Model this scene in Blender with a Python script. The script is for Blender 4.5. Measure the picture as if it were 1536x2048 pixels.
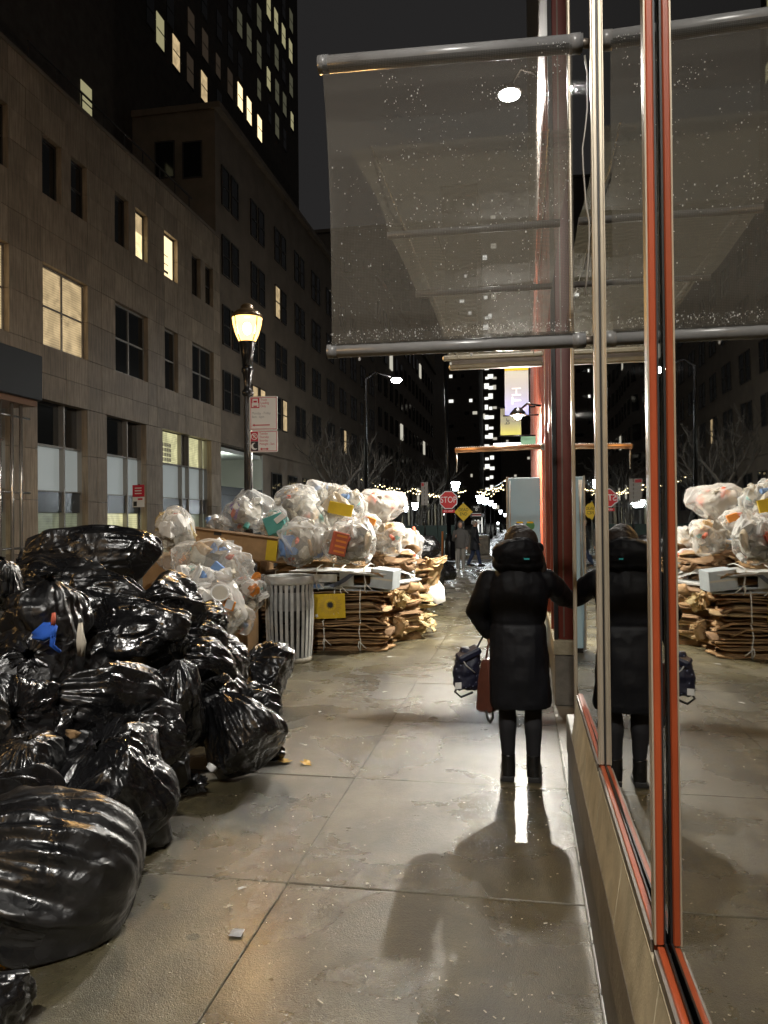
import bpy, bmesh, math, random
import numpy as np
from mathutils import Vector, Matrix, Euler

R = math.radians
PI = math.pi
for o in list(bpy.data.objects):
    bpy.data.objects.remove(o)
S = bpy.context.scene
COL = S.collection

# ------------------------------------------------------------------ camera
CAM_H = 1.65
cam = bpy.data.cameras.new('camera')
cam.sensor_fit = 'VERTICAL'; cam.sensor_height = 24.0; cam.lens = 24.0 * 1540 / 2048
cam.clip_start = 0.05; cam.clip_end = 3000
camo = bpy.data.objects.new('camera', cam); COL.objects.link(camo)
CM = Matrix.Rotation(R(10.2), 3, 'Z') @ Matrix.Rotation(R(90 + .51), 3, 'X') @ Matrix.Rotation(R(-.55), 3, 'Z')
camo.matrix_world = Matrix.Translation((0, 0, CAM_H)) @ CM.to_4x4()
S.camera = camo

# ------------------------------------------------------------------ night sky, faint sun lamp added to lift the dark, exposure
W = bpy.data.worlds.new('World'); S.world = W; W.use_nodes = True
wn = W.node_tree; wn.nodes.clear()
wo = wn.nodes.new('ShaderNodeOutputWorld'); wb = wn.nodes.new('ShaderNodeBackground')
sky = wn.nodes.new('ShaderNodeTexSky'); sky.sky_type = 'NISHITA'; sky.sun_disc = False
sky.sun_elevation = R(4); sky.sun_rotation = R(200); sky.dust_density = 6; sky.altitude = 0
hs = wn.nodes.new('ShaderNodeHueSaturation'); hs.inputs['Saturation'].default_value = .12
mx = wn.nodes.new('ShaderNodeMixRGB'); mx.blend_type = 'MIX'; mx.inputs[0].default_value = .93
mx.inputs[2].default_value = (.165, .152, .150, 1)          # cloud lit by the city
wn.links.new(sky.outputs[0], hs.inputs['Color']); wn.links.new(hs.outputs[0], mx.inputs[1])
wn.links.new(mx.outputs[0], wb.inputs[0]); wb.inputs[1].default_value = .048
wn.links.new(wb.outputs[0], wo.inputs[0])
sl = bpy.data.lights.new('sun', 'SUN'); sl.energy = .015; sl.angle = R(20); sl.color = (1, .93, .84)
so = bpy.data.objects.new('sun', sl); COL.objects.link(so); so.rotation_euler = (R(40), 0, R(200 - 180))
S.view_settings.view_transform = 'Standard'; S.view_settings.look = 'None'
S.view_settings.exposure = .75; S.view_settings.gamma = 1
S.cycles.use_denoising = True
try: S.cycles.denoiser = 'OPENIMAGEDENOISE'
except Exception: pass
S.cycles.sample_clamp_indirect = 3.0
S.cycles.max_bounces = 8; S.cycles.diffuse_bounces = 3; S.cycles.glossy_bounces = 4
S.cycles.transmission_bounces = 4; S.cycles.transparent_max_bounces = 20
S.cycles.caustics_reflective = False; S.cycles.caustics_refractive = False

# ------------------------------------------------------------------ survey: picture measurements -> places on the street
CAMP = Vector((0, 0, CAM_H))
def ray(px, py): return CM @ Vector(((px - 768) / 1540, -(py - 1024) / 1540, -1))
def at(px, py, d): return CAMP + ray(px, py) * d
def gnd(px, py, z=0):
    r = ray(px, py); return CAMP + r * ((z - CAM_H) / r.z)
def onx(px, py, X):
    r = ray(px, py); return CAMP + r * (X / r.x)
def ony(px, py, Y):
    r = ray(px, py); return CAMP + r * (Y / r.y)

# ------------------------------------------------------------------ helpers
def link(o, parent=None):
    COL.objects.link(o)
    if parent is not None: o.parent = parent
    return o
def tag(o, label=None, cat=None, group=None, kind=None):
    if label: o['label'] = label
    if cat: o['category'] = cat
    if group: o['group'] = group
    if kind: o['kind'] = kind
    return o
def thing(name, label, cat, loc=(0, 0, 0), rz=0, group=None):
    o = bpy.data.objects.new(name, None); o.empty_display_size = .1
    o.location = loc; o.rotation_euler = (0, 0, rz); link(o)
    return tag(o, label, cat, group)
def mesh(name, v, f, mats, smooth=False, idx=None):
    me = bpy.data.meshes.new(name)
    if hasattr(v, 'tolist'): v = v.tolist()
    me.from_pydata([tuple(a) for a in v], [], f)
    if not isinstance(mats, (list, tuple)): mats = [mats]
    for m in mats: me.materials.append(m)
    n = len(me.polygons)
    if smooth: me.polygons.foreach_set('use_smooth', [True] * n)
    if idx is not None: me.polygons.foreach_set('material_index', idx)
    me.update()
    return me
def obj(name, me, parent=None, loc=(0, 0, 0), rot=(0, 0, 0)):
    o = bpy.data.objects.new(name, me); o.location = loc; o.rotation_euler = rot
    return link(o, parent)
def frame_of(d):
    d = Vector(d).normalized()
    a = Vector((0, 0, 1)) if abs(d.z) < .9 else Vector((1, 0, 0))
    u = d.cross(a).normalized(); return u, d.cross(u).normalized()
class MB:
    def __init__(s): s.v = []; s.f = []; s.i = []; s.m = 0
    def add(s, v, f):
        n = len(s.v); s.v += [tuple(a) for a in v]
        s.f += [tuple(k + n for k in q) for q in f]; s.i += [s.m] * len(f); return s
    def box(s, x0, x1, y0, y1, z0, z1):
        return s.add([(x0,y0,z0),(x1,y0,z0),(x1,y1,z0),(x0,y1,z0),(x0,y0,z1),(x1,y0,z1),(x1,y1,z1),(x0,y1,z1)],
                     [(0,3,2,1),(4,5,6,7),(0,1,5,4),(1,2,6,5),(2,3,7,6),(3,0,4,7)])
    def obox(s, c, size, rot):
        m = Euler(rot).to_matrix(); c = Vector(c); h = [k / 2 for k in size]
        P = [c + m @ Vector((sx*h[0], sy*h[1], sz*h[2])) for sz in (-1,1) for sx, sy in ((-1,-1),(1,-1),(1,1),(-1,1))]
        return s.add(P, [(0,3,2,1),(4,5,6,7),(0,1,5,4),(1,2,6,5),(2,3,7,6),(3,0,4,7)])
    def tube(s, pts, r, seg=8, cap=True):
        pts = [Vector(p) for p in pts]; n = len(pts)
        rs = r if isinstance(r, (list, tuple)) else [r] * n
        v = []; f = []; pu = None
        for k in range(n):
            d = pts[min(k+1, n-1)] - pts[max(k-1, 0)]
            if d.length < 1e-9: d = Vector((0,0,1))
            u, w = frame_of(d)
            if pu is not None:
                u = (pu - d.normalized() * pu.dot(d.normalized()))
                u = u.normalized() if u.length > 1e-6 else frame_of(d)[0]
                w = d.normalized().cross(u)
            pu = u
            for j in range(seg):
                a = 2 * PI * j / seg
                v.append(pts[k] + (u * math.cos(a) + w * math.sin(a)) * rs[k])
        for k in range(n - 1):
            for j in range(seg):
                a, b = k*seg + j, k*seg + (j+1) % seg
                f.append((a, b, b + seg, a + seg))
        if cap:
            f.append(tuple(range(seg))[::-1]); f.append(tuple((n-1)*seg + j for j in range(seg)))
        return s.add(v, f)
    def lathe(s, prof, seg=24, c=(0, 0, 0), cap=True):
        v = []; f = []; n = len(prof)
        for r, z in prof:
            for j in range(seg):
                a = 2 * PI * j / seg
                v.append((c[0] + r*math.cos(a), c[1] + r*math.sin(a), c[2] + z))
        for k in range(n - 1):
            for j in range(seg):
                a, b = k*seg + j, k*seg + (j+1) % seg
                f.append((a, b, b + seg, a + seg))
        if cap:
            f.append(tuple(range(seg))[::-1]); f.append(tuple((n-1)*seg + j for j in range(seg)))
        return s.add(v, f)
    def sphere(s, c, r, seg=12, rings=8):
        rr = r if isinstance(r, (tuple, list)) else (r, r, r)
        v = []; f = []
        for k in range(rings + 1):
            t = PI * k / rings
            for j in range(seg):
                a = 2 * PI * j / seg
                q = max(math.sin(t), 1e-3)
                v.append((c[0] + rr[0]*q*math.cos(a), c[1] + rr[1]*q*math.sin(a), c[2] - rr[2]*math.cos(t)))
        for k in range(rings):
            for j in range(seg):
                a, b = k*seg + j, k*seg + (j+1) % seg
                f.append((a, b, b + seg, a + seg))
        f.append(tuple(range(seg))[::-1]); f.append(tuple(rings*seg + j for j in range(seg)))
        return s.add(v, f)
    def prism(s, poly, x0, x1, axis='x'):
        n = len(poly); v = []
        for x in (x0, x1):
            for a, b in poly:
                v.append({'x': (x, a, b), 'y': (a, x, b), 'z': (a, b, x)}[axis])
        f = [tuple(range(n))[::-1], tuple(range(n, 2*n))] + [(k, (k+1) % n, n + (k+1) % n, n + k) for k in range(n)]
        return s.add(v, f)
    def build(s, name, mats, parent=None, smooth=False, loc=(0,0,0), rot=(0,0,0), bevel=0):
        me = mesh(name, s.v, s.f, mats, smooth, s.i)
        bm = bmesh.new(); bm.from_mesh(me); bmesh.ops.recalc_face_normals(bm, faces=bm.faces)
        if bevel:
            bmesh.ops.bevel(bm, geom=[e for e in bm.edges if len(e.link_faces) == 2 and e.calc_face_angle(0) > .6],
                            offset=bevel, segments=1, affect='EDGES', profile=.5)
        bm.to_mesh(me); bm.free()
        return obj(name, me, parent, loc, rot)
def bx(name, m, parent, x0, x1, y0, y1, z0, z1, bevel=0):
    return MB().box(x0, x1, y0, y1, z0, z1).build(name, m, parent, bevel=bevel)
def text(name, body, size, m, parent, M, align='LEFT', squeeze=1.0):
    c = bpy.data.curves.new(name, 'FONT'); c.body = body; c.size = size; c.align_x = align; c.align_y = 'CENTER'
    c.extrude = .0006; c.space_line = .95; c.materials.append(m)
    t = bpy.data.objects.new(name, c); COL.objects.link(t)
    dg = bpy.context.evaluated_depsgraph_get(); dg.update()
    me = bpy.data.meshes.new_from_object(t.evaluated_get(dg)); bpy.data.objects.remove(t)
    o = bpy.data.objects.new(name, me); link(o, parent)
    o.matrix_local = M @ Matrix.Diagonal((squeeze, 1, 1, 1))
    return o

# smooth value noise on arrays of points
def _h(ix, iy, iz, seed):
    with np.errstate(over='ignore'):
        h = (ix.astype(np.uint32) * np.uint32(374761393) + iy.astype(np.uint32) * np.uint32(668265263)
             + iz.astype(np.uint32) * np.uint32(2246822519) + np.uint32((seed * 3266489917 + 12345) & 0xffffffff))
        h = (h ^ (h >> np.uint32(13))) * np.uint32(1274126177)
        h = (h ^ (h >> np.uint32(16))) * np.uint32(2654435761)
        h = h ^ (h >> np.uint32(15))
    return h.astype(np.float64) / 4294967295.0 * 2 - 1
def noise(p, seed=0):
    p = np.asarray(p, float); i = np.floor(p).astype(np.int64); f = p - i; f = f*f*f*(f*(f*6-15)+10)
    r = 0
    for a in (0, 1):
        wx = f[:,0] if a else 1 - f[:,0]
        for b in (0, 1):
            wy = f[:,1] if b else 1 - f[:,1]
            for c in (0, 1):
                wz = f[:,2] if c else 1 - f[:,2]
                r = r + wx*wy*wz*_h(i[:,0]+a, i[:,1]+b, i[:,2]+c, seed)
    return r
def fbm(p, seed=0, o=3):
    r = 0; a = 1
    for k in range(o): r = r + a * noise(p * 2**k, seed + k); a *= .5
    return r

# ------------------------------------------------------------------ materials
def nodes_of(name):
    m = bpy.data.materials.new(name); m.use_nodes = True
    nt = m.node_tree; b = nt.nodes['Principled BSDF']
    return m, nt, b
def rgb(c): return (c[0], c[1], c[2], 1)
def mat(name, col, rough=.6, metal=0, var=0, vscale=4, bump=0, bscale=30, spec=.5, coat=0, world=True, rvar=0, emit=None, es=0, col2=None, btype='FBM', bdist=.02, detail=5, distort=0):
    m, nt, b = nodes_of(name)
    b.inputs['Base Color'].default_value = rgb(col); b.inputs['Roughness'].default_value = rough
    b.inputs['Metallic'].default_value = metal; b.inputs['Specular IOR Level'].default_value = spec
    b.inputs['Coat Weight'].default_value = coat; b.inputs['Coat Roughness'].default_value = .1
    g = None
    if var or bump or rvar:
        if world: g = nt.nodes.new('ShaderNodeNewGeometry').outputs['Position']
        else: g = nt.nodes.new('ShaderNodeTexCoord').outputs['Object']
    if var or rvar:
        n = nt.nodes.new('ShaderNodeTexNoise'); n.inputs['Scale'].default_value = vscale; n.inputs['Detail'].default_value = detail
        n.inputs['Roughness'].default_value = .6; n.inputs['Distortion'].default_value = distort
        nt.links.new(g, n.inputs['Vector'])
        if var:
            r = nt.nodes.new('ShaderNodeValToRGB'); r.color_ramp.elements[0].position = .3; r.color_ramp.elements[1].position = .7
            c2 = col2 or tuple(k * (1 + var) for k in col)
            r.color_ramp.elements[0].color = rgb(tuple(k * (1 - var) for k in col)); r.color_ramp.elements[1].color = rgb(c2)
            nt.links.new(n.outputs['Fac'], r.inputs[0]); nt.links.new(r.outputs[0], b.inputs['Base Color'])
        if rvar:
            q = nt.nodes.new('ShaderNodeMapRange'); q.inputs[1].default_value = .3; q.inputs[2].default_value = .7
            q.inputs[3].default_value = rough - rvar; q.inputs[4].default_value = rough + rvar
            nt.links.new(n.outputs['Fac'], q.inputs[0]); nt.links.new(q.outputs[0], b.inputs['Roughness'])
    if bump:
        n2 = nt.nodes.new('ShaderNodeTexNoise'); n2.noise_type = btype
        n2.inputs['Scale'].default_value = bscale; n2.inputs['Detail'].default_value = 4
        if btype == 'RIDGED_MULTIFRACTAL': n2.normalize = True
        n2.inputs['Distortion'].default_value = distort
        nt.links.new(g, n2.inputs['Vector'])
        bp = nt.nodes.new('ShaderNodeBump'); bp.inputs['Strength'].default_value = bump; bp.inputs['Distance'].default_value = bdist
        nt.links.new(n2.outputs['Fac'], bp.inputs['Height']); nt.links.new(bp.outputs[0], b.inputs['Normal'])
    if emit:
        b.inputs['Emission Color'].default_value = rgb(emit); b.inputs['Emission Strength'].default_value = es
    return m
def room_glow(name, col, s, slats=26, sample=True):
    """lit window: blind slats and uneven things behind the glass"""
    m = mat(name, (.02, .02, .02), .3); nt = m.node_tree; b = nt.nodes['Principled BSDF']; L = nt.links.new
    g = nt.nodes.new('ShaderNodeNewGeometry').outputs['Position']
    w = nt.nodes.new('ShaderNodeTexWave'); w.bands_direction = 'Z'; w.inputs['Scale'].default_value = slats / 6.283; w.inputs['Distortion'].default_value = .3; L(g, w.inputs['Vector'])
    n = nt.nodes.new('ShaderNodeTexNoise'); n.inputs['Scale'].default_value = 1.7; n.inputs['Detail'].default_value = 3; n.inputs['Distortion'].default_value = 1.2; L(g, n.inputs['Vector'])
    k = nt.nodes.new('ShaderNodeMath'); k.operation = 'MULTIPLY_ADD'; k.inputs[1].default_value = .22; L(w.outputs['Fac'], k.inputs[0]); L(n.outputs['Fac'], k.inputs[2])
    q = nt.nodes.new('ShaderNodeMapRange'); q.inputs[1].default_value = .3; q.inputs[2].default_value = .85; q.inputs[3].default_value = s*.45; q.inputs[4].default_value = s*1.35; L(k.outputs[0], q.inputs[0])
    b.inputs['Emission Color'].default_value = rgb(col); L(q.outputs[0], b.inputs['Emission Strength'])
    if not sample: m.cycles.emission_sampling = 'NONE'
    return m
def glow(name, col, s, sample=True):
    m = mat(name, (.02, .02, .02), .5, emit=col, es=s)
    if not sample: m.cycles.emission_sampling = 'NONE'
    return m

def wet_concrete():
    m, nt, b = nodes_of('wet_concrete'); L = nt.links.new
    g = nt.nodes.new('ShaderNodeNewGeometry').outputs['Position']
    def nz(scale, det=5, rg=.6, dist=0):
        n = nt.nodes.new('ShaderNodeTexNoise'); n.inputs['Scale'].default_value = scale; n.inputs['Detail'].default_value = det
        n.inputs['Roughness'].default_value = rg; n.inputs['Distortion'].default_value = dist; L(g, n.inputs['Vector']); return n.outputs['Fac']
    def ramp(f, a, b_, ca, cb):
        r = nt.nodes.new('ShaderNodeValToRGB'); r.color_ramp.elements[0].position = a; r.color_ramp.elements[1].position = b_
        r.color_ramp.elements[0].color = rgb(ca); r.color_ramp.elements[1].color = rgb(cb); L(f, r.inputs[0]); return r.outputs[0]
    def mul(x, y):
        k = nt.nodes.new('ShaderNodeMixRGB'); k.blend_type = 'MULTIPLY'; k.inputs[0].default_value = 1; L(x, k.inputs[1]); L(y, k.inputs[2]); return k.outputs[0]
    big = ramp(nz(.9, 4, .6, .4), .35, .68, (.078, .068, .038), (.172, .150, .088))
    mid = ramp(nz(4.5, 8, .7, .6), .32, .68, (.55, .53, .50), (1.15, 1.15, 1.15))
    drag = nt.nodes.new('ShaderNodeTexNoise'); mp = nt.nodes.new('ShaderNodeMapping'); mp.inputs['Scale'].default_value = (3.2, .55, 1); L(g, mp.inputs[0]); L(mp.outputs[0], drag.inputs['Vector']); drag.inputs['Detail'].default_value = 6; drag.inputs['Scale'].default_value = 1.4
    streak = ramp(drag.outputs['Fac'], .36, .62, (.62, .60, .56), (1.06, 1.06, 1.06))
    grain = ramp(nz(160, 3), .35, .65, (.7, .7, .7), (1.25, 1.25, 1.22))
    gum = nt.nodes.new('ShaderNodeTexVoronoi'); gum.inputs['Scale'].default_value = 2.6; L(g, gum.inputs['Vector'])
    spots = ramp(gum.outputs['Distance'], .055, .085, (.35, .34, .32), (1, 1, 1))
    info = nt.nodes.new('ShaderNodeObjectInfo')
    tone = ramp(info.outputs['Random'], 0, 1, (.84, .83, .82), (1.12, 1.12, 1.12))
    L(mul(mul(mul(mul(mul(big, mid), streak), grain), spots), tone), b.inputs['Base Color'])
    q = nt.nodes.new('ShaderNodeMapRange'); q.inputs[1].default_value = .25; q.inputs[2].default_value = .75
    q.inputs[3].default_value = .15; q.inputs[4].default_value = .42; L(nz(1.3, 6, .6, .5), q.inputs[0]); L(q.outputs[0], b.inputs['Roughness'])
    b.inputs['Specular IOR Level'].default_value = 1.0
    b.inputs['Coat Weight'].default_value = .22; b.inputs['Coat Roughness'].default_value = .27
    ad = nt.nodes.new('ShaderNodeMath'); ad.operation = 'ADD'; L(nz(48, 4, .75), ad.inputs[0]); L(nz(210, 2), ad.inputs[1])
    bp = nt.nodes.new('ShaderNodeBump'); bp.inputs['Strength'].default_value = .6; bp.inputs['Distance'].default_value = .007
    L(ad.outputs[0], bp.inputs['Height']); L(bp.outputs[0], b.inputs['Normal'])
    return m

def plastic_clear(name, tint=(.86, .85, .82), lo=.22, hi=.75, scale=7):
    """cloudy thin plastic film: see-through where smooth, milky in the creases"""
    m, nt, b = nodes_of(name); L = nt.links.new
    g = nt.nodes.new('ShaderNodeTexCoord').outputs['Object']
    n = nt.nodes.new('ShaderNodeTexNoise'); n.noise_type = 'RIDGED_MULTIFRACTAL'; n.inputs['Scale'].default_value = scale
    n.inputs['Detail'].default_value = 4; n.inputs['Distortion'].default_value = .6; L(g, n.inputs['Vector'])
    b.inputs['Base Color'].default_value = rgb(tint); b.inputs['Roughness'].default_value = .15; b.inputs['Specular IOR Level'].default_value = .8
    bp = nt.nodes.new('ShaderNodeBump'); bp.inputs['Strength'].default_value = .35; bp.inputs['Distance'].default_value = .02
    L(n.outputs['Fac'], bp.inputs['Height']); L(bp.outputs[0], b.inputs['Normal'])
    tr = nt.nodes.new('ShaderNodeBsdfTransparent'); tr.inputs[0].default_value = (.95, .95, .94, 1)
    tl = nt.nodes.new('ShaderNodeBsdfTranslucent'); tl.inputs[0].default_value = rgb(tint)
    m1 = nt.nodes.new('ShaderNodeMixShader'); m1.inputs[0].default_value = .35
    L(b.outputs[0], m1.inputs[1]); L(tl.outputs[0], m1.inputs[2])
    lw = nt.nodes.new('ShaderNodeLayerWeight'); lw.inputs[0].default_value = .45
    q = nt.nodes.new('ShaderNodeMapRange'); q.inputs[1].default_value = .15; q.inputs[2].default_value = .9
    q.inputs[3].default_value = lo; q.inputs[4].default_value = hi
    ad = nt.nodes.new('ShaderNodeMath'); ad.operation = 'MULTIPLY_ADD'; ad.inputs[1].default_value = .55
    L(n.outputs['Fac'], ad.inputs[0]); L(lw.outputs['Facing'], ad.inputs[2])
    hf = nt.nodes.new('ShaderNodeMath'); hf.operation = 'MULTIPLY'; hf.inputs[1].default_value = .62
    L(ad.outputs[0], hf.inputs[0]); L(hf.outputs[0], q.inputs[0])
    m2 = nt.nodes.new('ShaderNodeMixShader'); L(q.outputs[0], m2.inputs[0]); L(tr.outputs[0], m2.inputs[1]); L(m1.outputs[0], m2.inputs[2])
    L(m2.outputs[0], nt.nodes['Material Output'].inputs[0])
    return m

def black_plastic(name, rough=.2, seedscale=9):
    m, nt, b = nodes_of(name); L = nt.links.new
    b.inputs['Base Color'].default_value = (.0065, .0065, .0072, 1); b.inputs['Specular IOR Level'].default_value = .85
    g = nt.nodes.new('ShaderNodeTexCoord').outputs['Object']
    info = nt.nodes.new('ShaderNodeObjectInfo')
    off = nt.nodes.new('ShaderNodeVectorMath'); off.operation = 'ADD'
    L(g, off.inputs[0]); L(info.outputs['Random'], off.inputs[1])
    def nz(t, s, d, dist):
        n = nt.nodes.new('ShaderNodeTexNoise'); n.noise_type = t; n.inputs['Scale'].default_value = s
        n.inputs['Detail'].default_value = d; n.inputs['Distortion'].default_value = dist; L(off.outputs[0], n.inputs['Vector']); return n.outputs['Fac']
    r1 = nz('RIDGED_MULTIFRACTAL', seedscale, 3.5, 1.4); r2 = nz('RIDGED_MULTIFRACTAL', 30, 2, 1.0)
    ad = nt.nodes.new('ShaderNodeMath'); ad.operation = 'MULTIPLY_ADD'; ad.inputs[1].default_value = .16; L(r2, ad.inputs[0]); L(r1, ad.inputs[2])
    bp = nt.nodes.new('ShaderNodeBump'); bp.inputs['Strength'].default_value = .62; bp.inputs['Distance'].default_value = .03
    L(ad.outputs[0], bp.inputs['Height']); L(bp.outputs[0], b.inputs['Normal'])
    q = nt.nodes.new('ShaderNodeMapRange'); q.inputs[1].default_value = .35; q.inputs[2].default_value = .65
    q.inputs[3].default_value = rough - .10; q.inputs[4].default_value = rough + .10
    L(nz('FBM', 3.5, 3, .3), q.inputs[0]); L(q.outputs[0], b.inputs['Roughness'])
    return m

def shop_glass(name, refl=.6, tint=(.5, .5, .48)):
    m, nt, b = nodes_of(name); L = nt.links.new
    gl = nt.nodes.new('ShaderNodeBsdfGlossy'); gl.inputs['Roughness'].default_value = .012; gl.inputs['Color'].default_value = (.95, .95, .93, 1)
    tr = nt.nodes.new('ShaderNodeBsdfTransparent'); tr.inputs[0].default_value = rgb(tint)
    lw = nt.nodes.new('ShaderNodeFresnel'); lw.inputs['IOR'].default_value = 1.9
    q = nt.nodes.new('ShaderNodeMapRange'); q.inputs[3].default_value = refl * .62; q.inputs[4].default_value = min(.96, refl * 1.1)
    q.inputs[1].default_value = .1; q.inputs[2].default_value = .7
    L(lw.outputs[0], q.inputs[0])
    g = nt.nodes.new('ShaderNodeNewGeometry').outputs['Position']
    n = nt.nodes.new('ShaderNodeTexNoise'); n.inputs['Scale'].default_value = 1.3; n.inputs['Detail'].default_value = 1; L(g, n.inputs['Vector'])
    bp = nt.nodes.new('ShaderNodeBump'); bp.inputs['Strength'].default_value = .05; bp.inputs['Distance'].default_value = .05
    L(n.outputs['Fac'], bp.inputs['Height']); L(bp.outputs[0], gl.inputs['Normal'])
    mxs = nt.nodes.new('ShaderNodeMixShader'); L(q.outputs[0], mxs.inputs[0]); L(tr.outputs[0], mxs.inputs[1]); L(gl.outputs[0], mxs.inputs[2])
    L(mxs.outputs[0], nt.nodes['Material Output'].inputs[0])
    return m

def mesh_cloth(name, col=(.30, .28, .25), cover=.62):
    """woven shade cloth, wet: part open holes, part grey threads that pass light"""
    m, nt, b = nodes_of(name); L = nt.links.new
    g = nt.nodes.new('ShaderNodeTexCoord').outputs['Object']
    b.inputs['Base Color'].default_value = rgb(col); b.inputs['Roughness'].default_value = .5
    tr = nt.nodes.new('ShaderNodeBsdfTransparent'); tl = nt.nodes.new('ShaderNodeBsdfTranslucent'); tl.inputs[0].default_value = rgb(col)
    n = nt.nodes.new('ShaderNodeTexNoise'); n.inputs['Scale'].default_value = 55; n.inputs['Detail'].default_value = 3; n.inputs['Distortion'].default_value = .5
    L(g, n.inputs['Vector'])
    bp = nt.nodes.new('ShaderNodeBump'); bp.inputs['Strength'].default_value = .7; bp.inputs['Distance'].default_value = .012
    L(n.outputs['Fac'], bp.inputs['Height']); L(bp.outputs[0], b.inputs['Normal'])
    m1 = nt.nodes.new('ShaderNodeMixShader'); m1.inputs[0].default_value = .8; L(b.outputs[0], m1.inputs[1]); L(tl.outputs[0], m1.inputs[2])
    # weave: two crossed thread waves plus uneven wetness
    w = []
    for dr in ('X', 'Z'):
        k = nt.nodes.new('ShaderNodeTexWave'); k.bands_direction = dr; k.inputs['Scale'].default_value = 46; k.inputs['Distortion'].default_value = .6
        k.inputs['Detail'].default_value = 1; L(g, k.inputs['Vector']); w.append(k.outputs['Fac'])
    mxx = nt.nodes.new('ShaderNodeMath'); mxx.operation = 'MAXIMUM'; L(w[0], mxx.inputs[0]); L(w[1], mxx.inputs[1])
    n3 = nt.nodes.new('ShaderNodeTexNoise'); n3.inputs['Scale'].default_value = 3; n3.inputs['Detail'].default_value = 4; L(g, n3.inputs['Vector'])
    ad = nt.nodes.new('ShaderNodeMath'); ad.operation = 'MULTIPLY_ADD'; ad.inputs[1].default_value = .4; L(n3.outputs['Fac'], ad.inputs[0]); L(mxx.outputs[0], ad.inputs[2])
    q = nt.nodes.new('ShaderNodeMapRange'); q.inputs[1].default_value = .2; q.inputs[2].default_value = 1.3
    q.inputs[3].default_value = cover - .28; q.inputs[4].default_value = cover + .14; L(ad.outputs[0], q.inputs[0])
    m2 = nt.nodes.new('ShaderNodeMixShader'); L(q.outputs[0], m2.inputs[0]); L(tr.outputs[0], m2.inputs[1]); L(m1.outputs[0], m2.inputs[2])
    L(m2.outputs[0], nt.nodes['Material Output'].inputs[0])
    return m

M = {}
M['walk'] = wet_concrete()
M['joint'] = mat('joint_dirt', (.09, .08, .06), .5, var=.4, vscale=20)
M['asphalt'] = mat('wet_asphalt', (.032, .031, .03), .3, var=.4, vscale=3, bump=.4, bscale=120, bdist=.01, rvar=.14)
M['kerb'] = mat('kerb_stone', (.2, .19, .17), .45, var=.3, vscale=6, bump=.3, bscale=60, bdist=.006)
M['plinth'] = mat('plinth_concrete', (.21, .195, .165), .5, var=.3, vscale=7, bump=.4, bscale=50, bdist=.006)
M['sill'] = mat('sill_stone', (.46, .41, .29), .75, var=.32, vscale=5, bump=.3, bscale=70, bdist=.004, distort=.7, spec=.2)
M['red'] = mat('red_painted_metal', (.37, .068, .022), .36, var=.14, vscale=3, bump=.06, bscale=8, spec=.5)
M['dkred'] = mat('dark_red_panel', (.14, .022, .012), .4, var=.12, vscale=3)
M['beige'] = mat('champagne_metal', (.46, .40, .31), .34, metal=.35, var=.1, vscale=4)
M['bronze'] = mat('bronze_trim', (.16, .135, .11), .4, metal=.4, var=.2, vscale=8)
M['gasket'] = mat('black_gasket', (.012, .012, .013), .5)
M['glass'] = shop_glass('shop_glass', 1.0, (.25, .25, .24))
M['pipe'] = mat('grey_pipe', (.23, .23, .23), .28, metal=.0, var=.15, vscale=9, bump=.12, bscale=90, bdist=.004)
M['copper'] = mat('copper_pipe', (.36, .21, .12), .35, metal=.6, var=.2, vscale=8)
M['cream'] = mat('cream_rail', (.44, .39, .27), .4, var=.15, vscale=6)
M['cloth'] = mesh_cloth('shade_cloth', (.15, .142, .125), .47)
M['cloth2'] = mesh_cloth('canopy_cloth', (.20, .18, .13), .50)
M['drop'] = mat('water_drop', (.85, .85, .85), .06, spec=1.0)
_n = M['drop'].node_tree; _tl = _n.nodes.new('ShaderNodeBsdfTranslucent'); _tl.inputs[0].default_value = (1, 1, 1, 1); _mx = _n.nodes.new('ShaderNodeMixShader'); _mx.inputs[0].default_value = .5
_n.links.new(_n.nodes['Principled BSDF'].outputs[0], _mx.inputs[1]); _n.links.new(_tl.outputs[0], _mx.inputs[2]); _n.links.new(_mx.outputs[0], _n.nodes['Material Output'].inputs[0])
M['dark'] = mat('dark_interior', (.03, .028, .026), .8)
M['grey'] = mat('grey_interior', (.2, .19, .17), .8)
M['stone'] = mat('stone_cladding', (.37, .295, .21), .55, var=.18, vscale=1.3, bump=.15, bscale=25, bdist=.01)
_n = M['stone'].node_tree; _b = _n.nodes['Principled BSDF']; _src = _b.inputs['Base Color'].links[0].from_socket
_oi = _n.nodes.new('ShaderNodeObjectInfo'); _mr = _n.nodes.new('ShaderNodeMapRange'); _mr.inputs[3].default_value = .80; _mr.inputs[4].default_value = 1.14
_g = _n.nodes.new('ShaderNodeNewGeometry'); _mp = _n.nodes.new('ShaderNodeMapping'); _mp.inputs['Scale'].default_value = (3, 3, .25); _dr = _n.nodes.new('ShaderNodeTexNoise'); _dr.inputs['Detail'].default_value = 5
_rr = _n.nodes.new('ShaderNodeMapRange'); _rr.inputs[1].default_value = .38; _rr.inputs[2].default_value = .6; _rr.inputs[3].default_value = .72; _rr.inputs[4].default_value = 1.05
_mu = _n.nodes.new('ShaderNodeMath'); _mu.operation = 'MULTIPLY'; _vm = _n.nodes.new('ShaderNodeVectorMath'); _vm.operation = 'SCALE'
_n.links.new(_oi.outputs['Random'], _mr.inputs[0]); _n.links.new(_g.outputs['Position'], _mp.inputs[0]); _n.links.new(_mp.outputs[0], _dr.inputs['Vector']); _n.links.new(_dr.outputs['Fac'], _rr.inputs[0])
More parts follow.
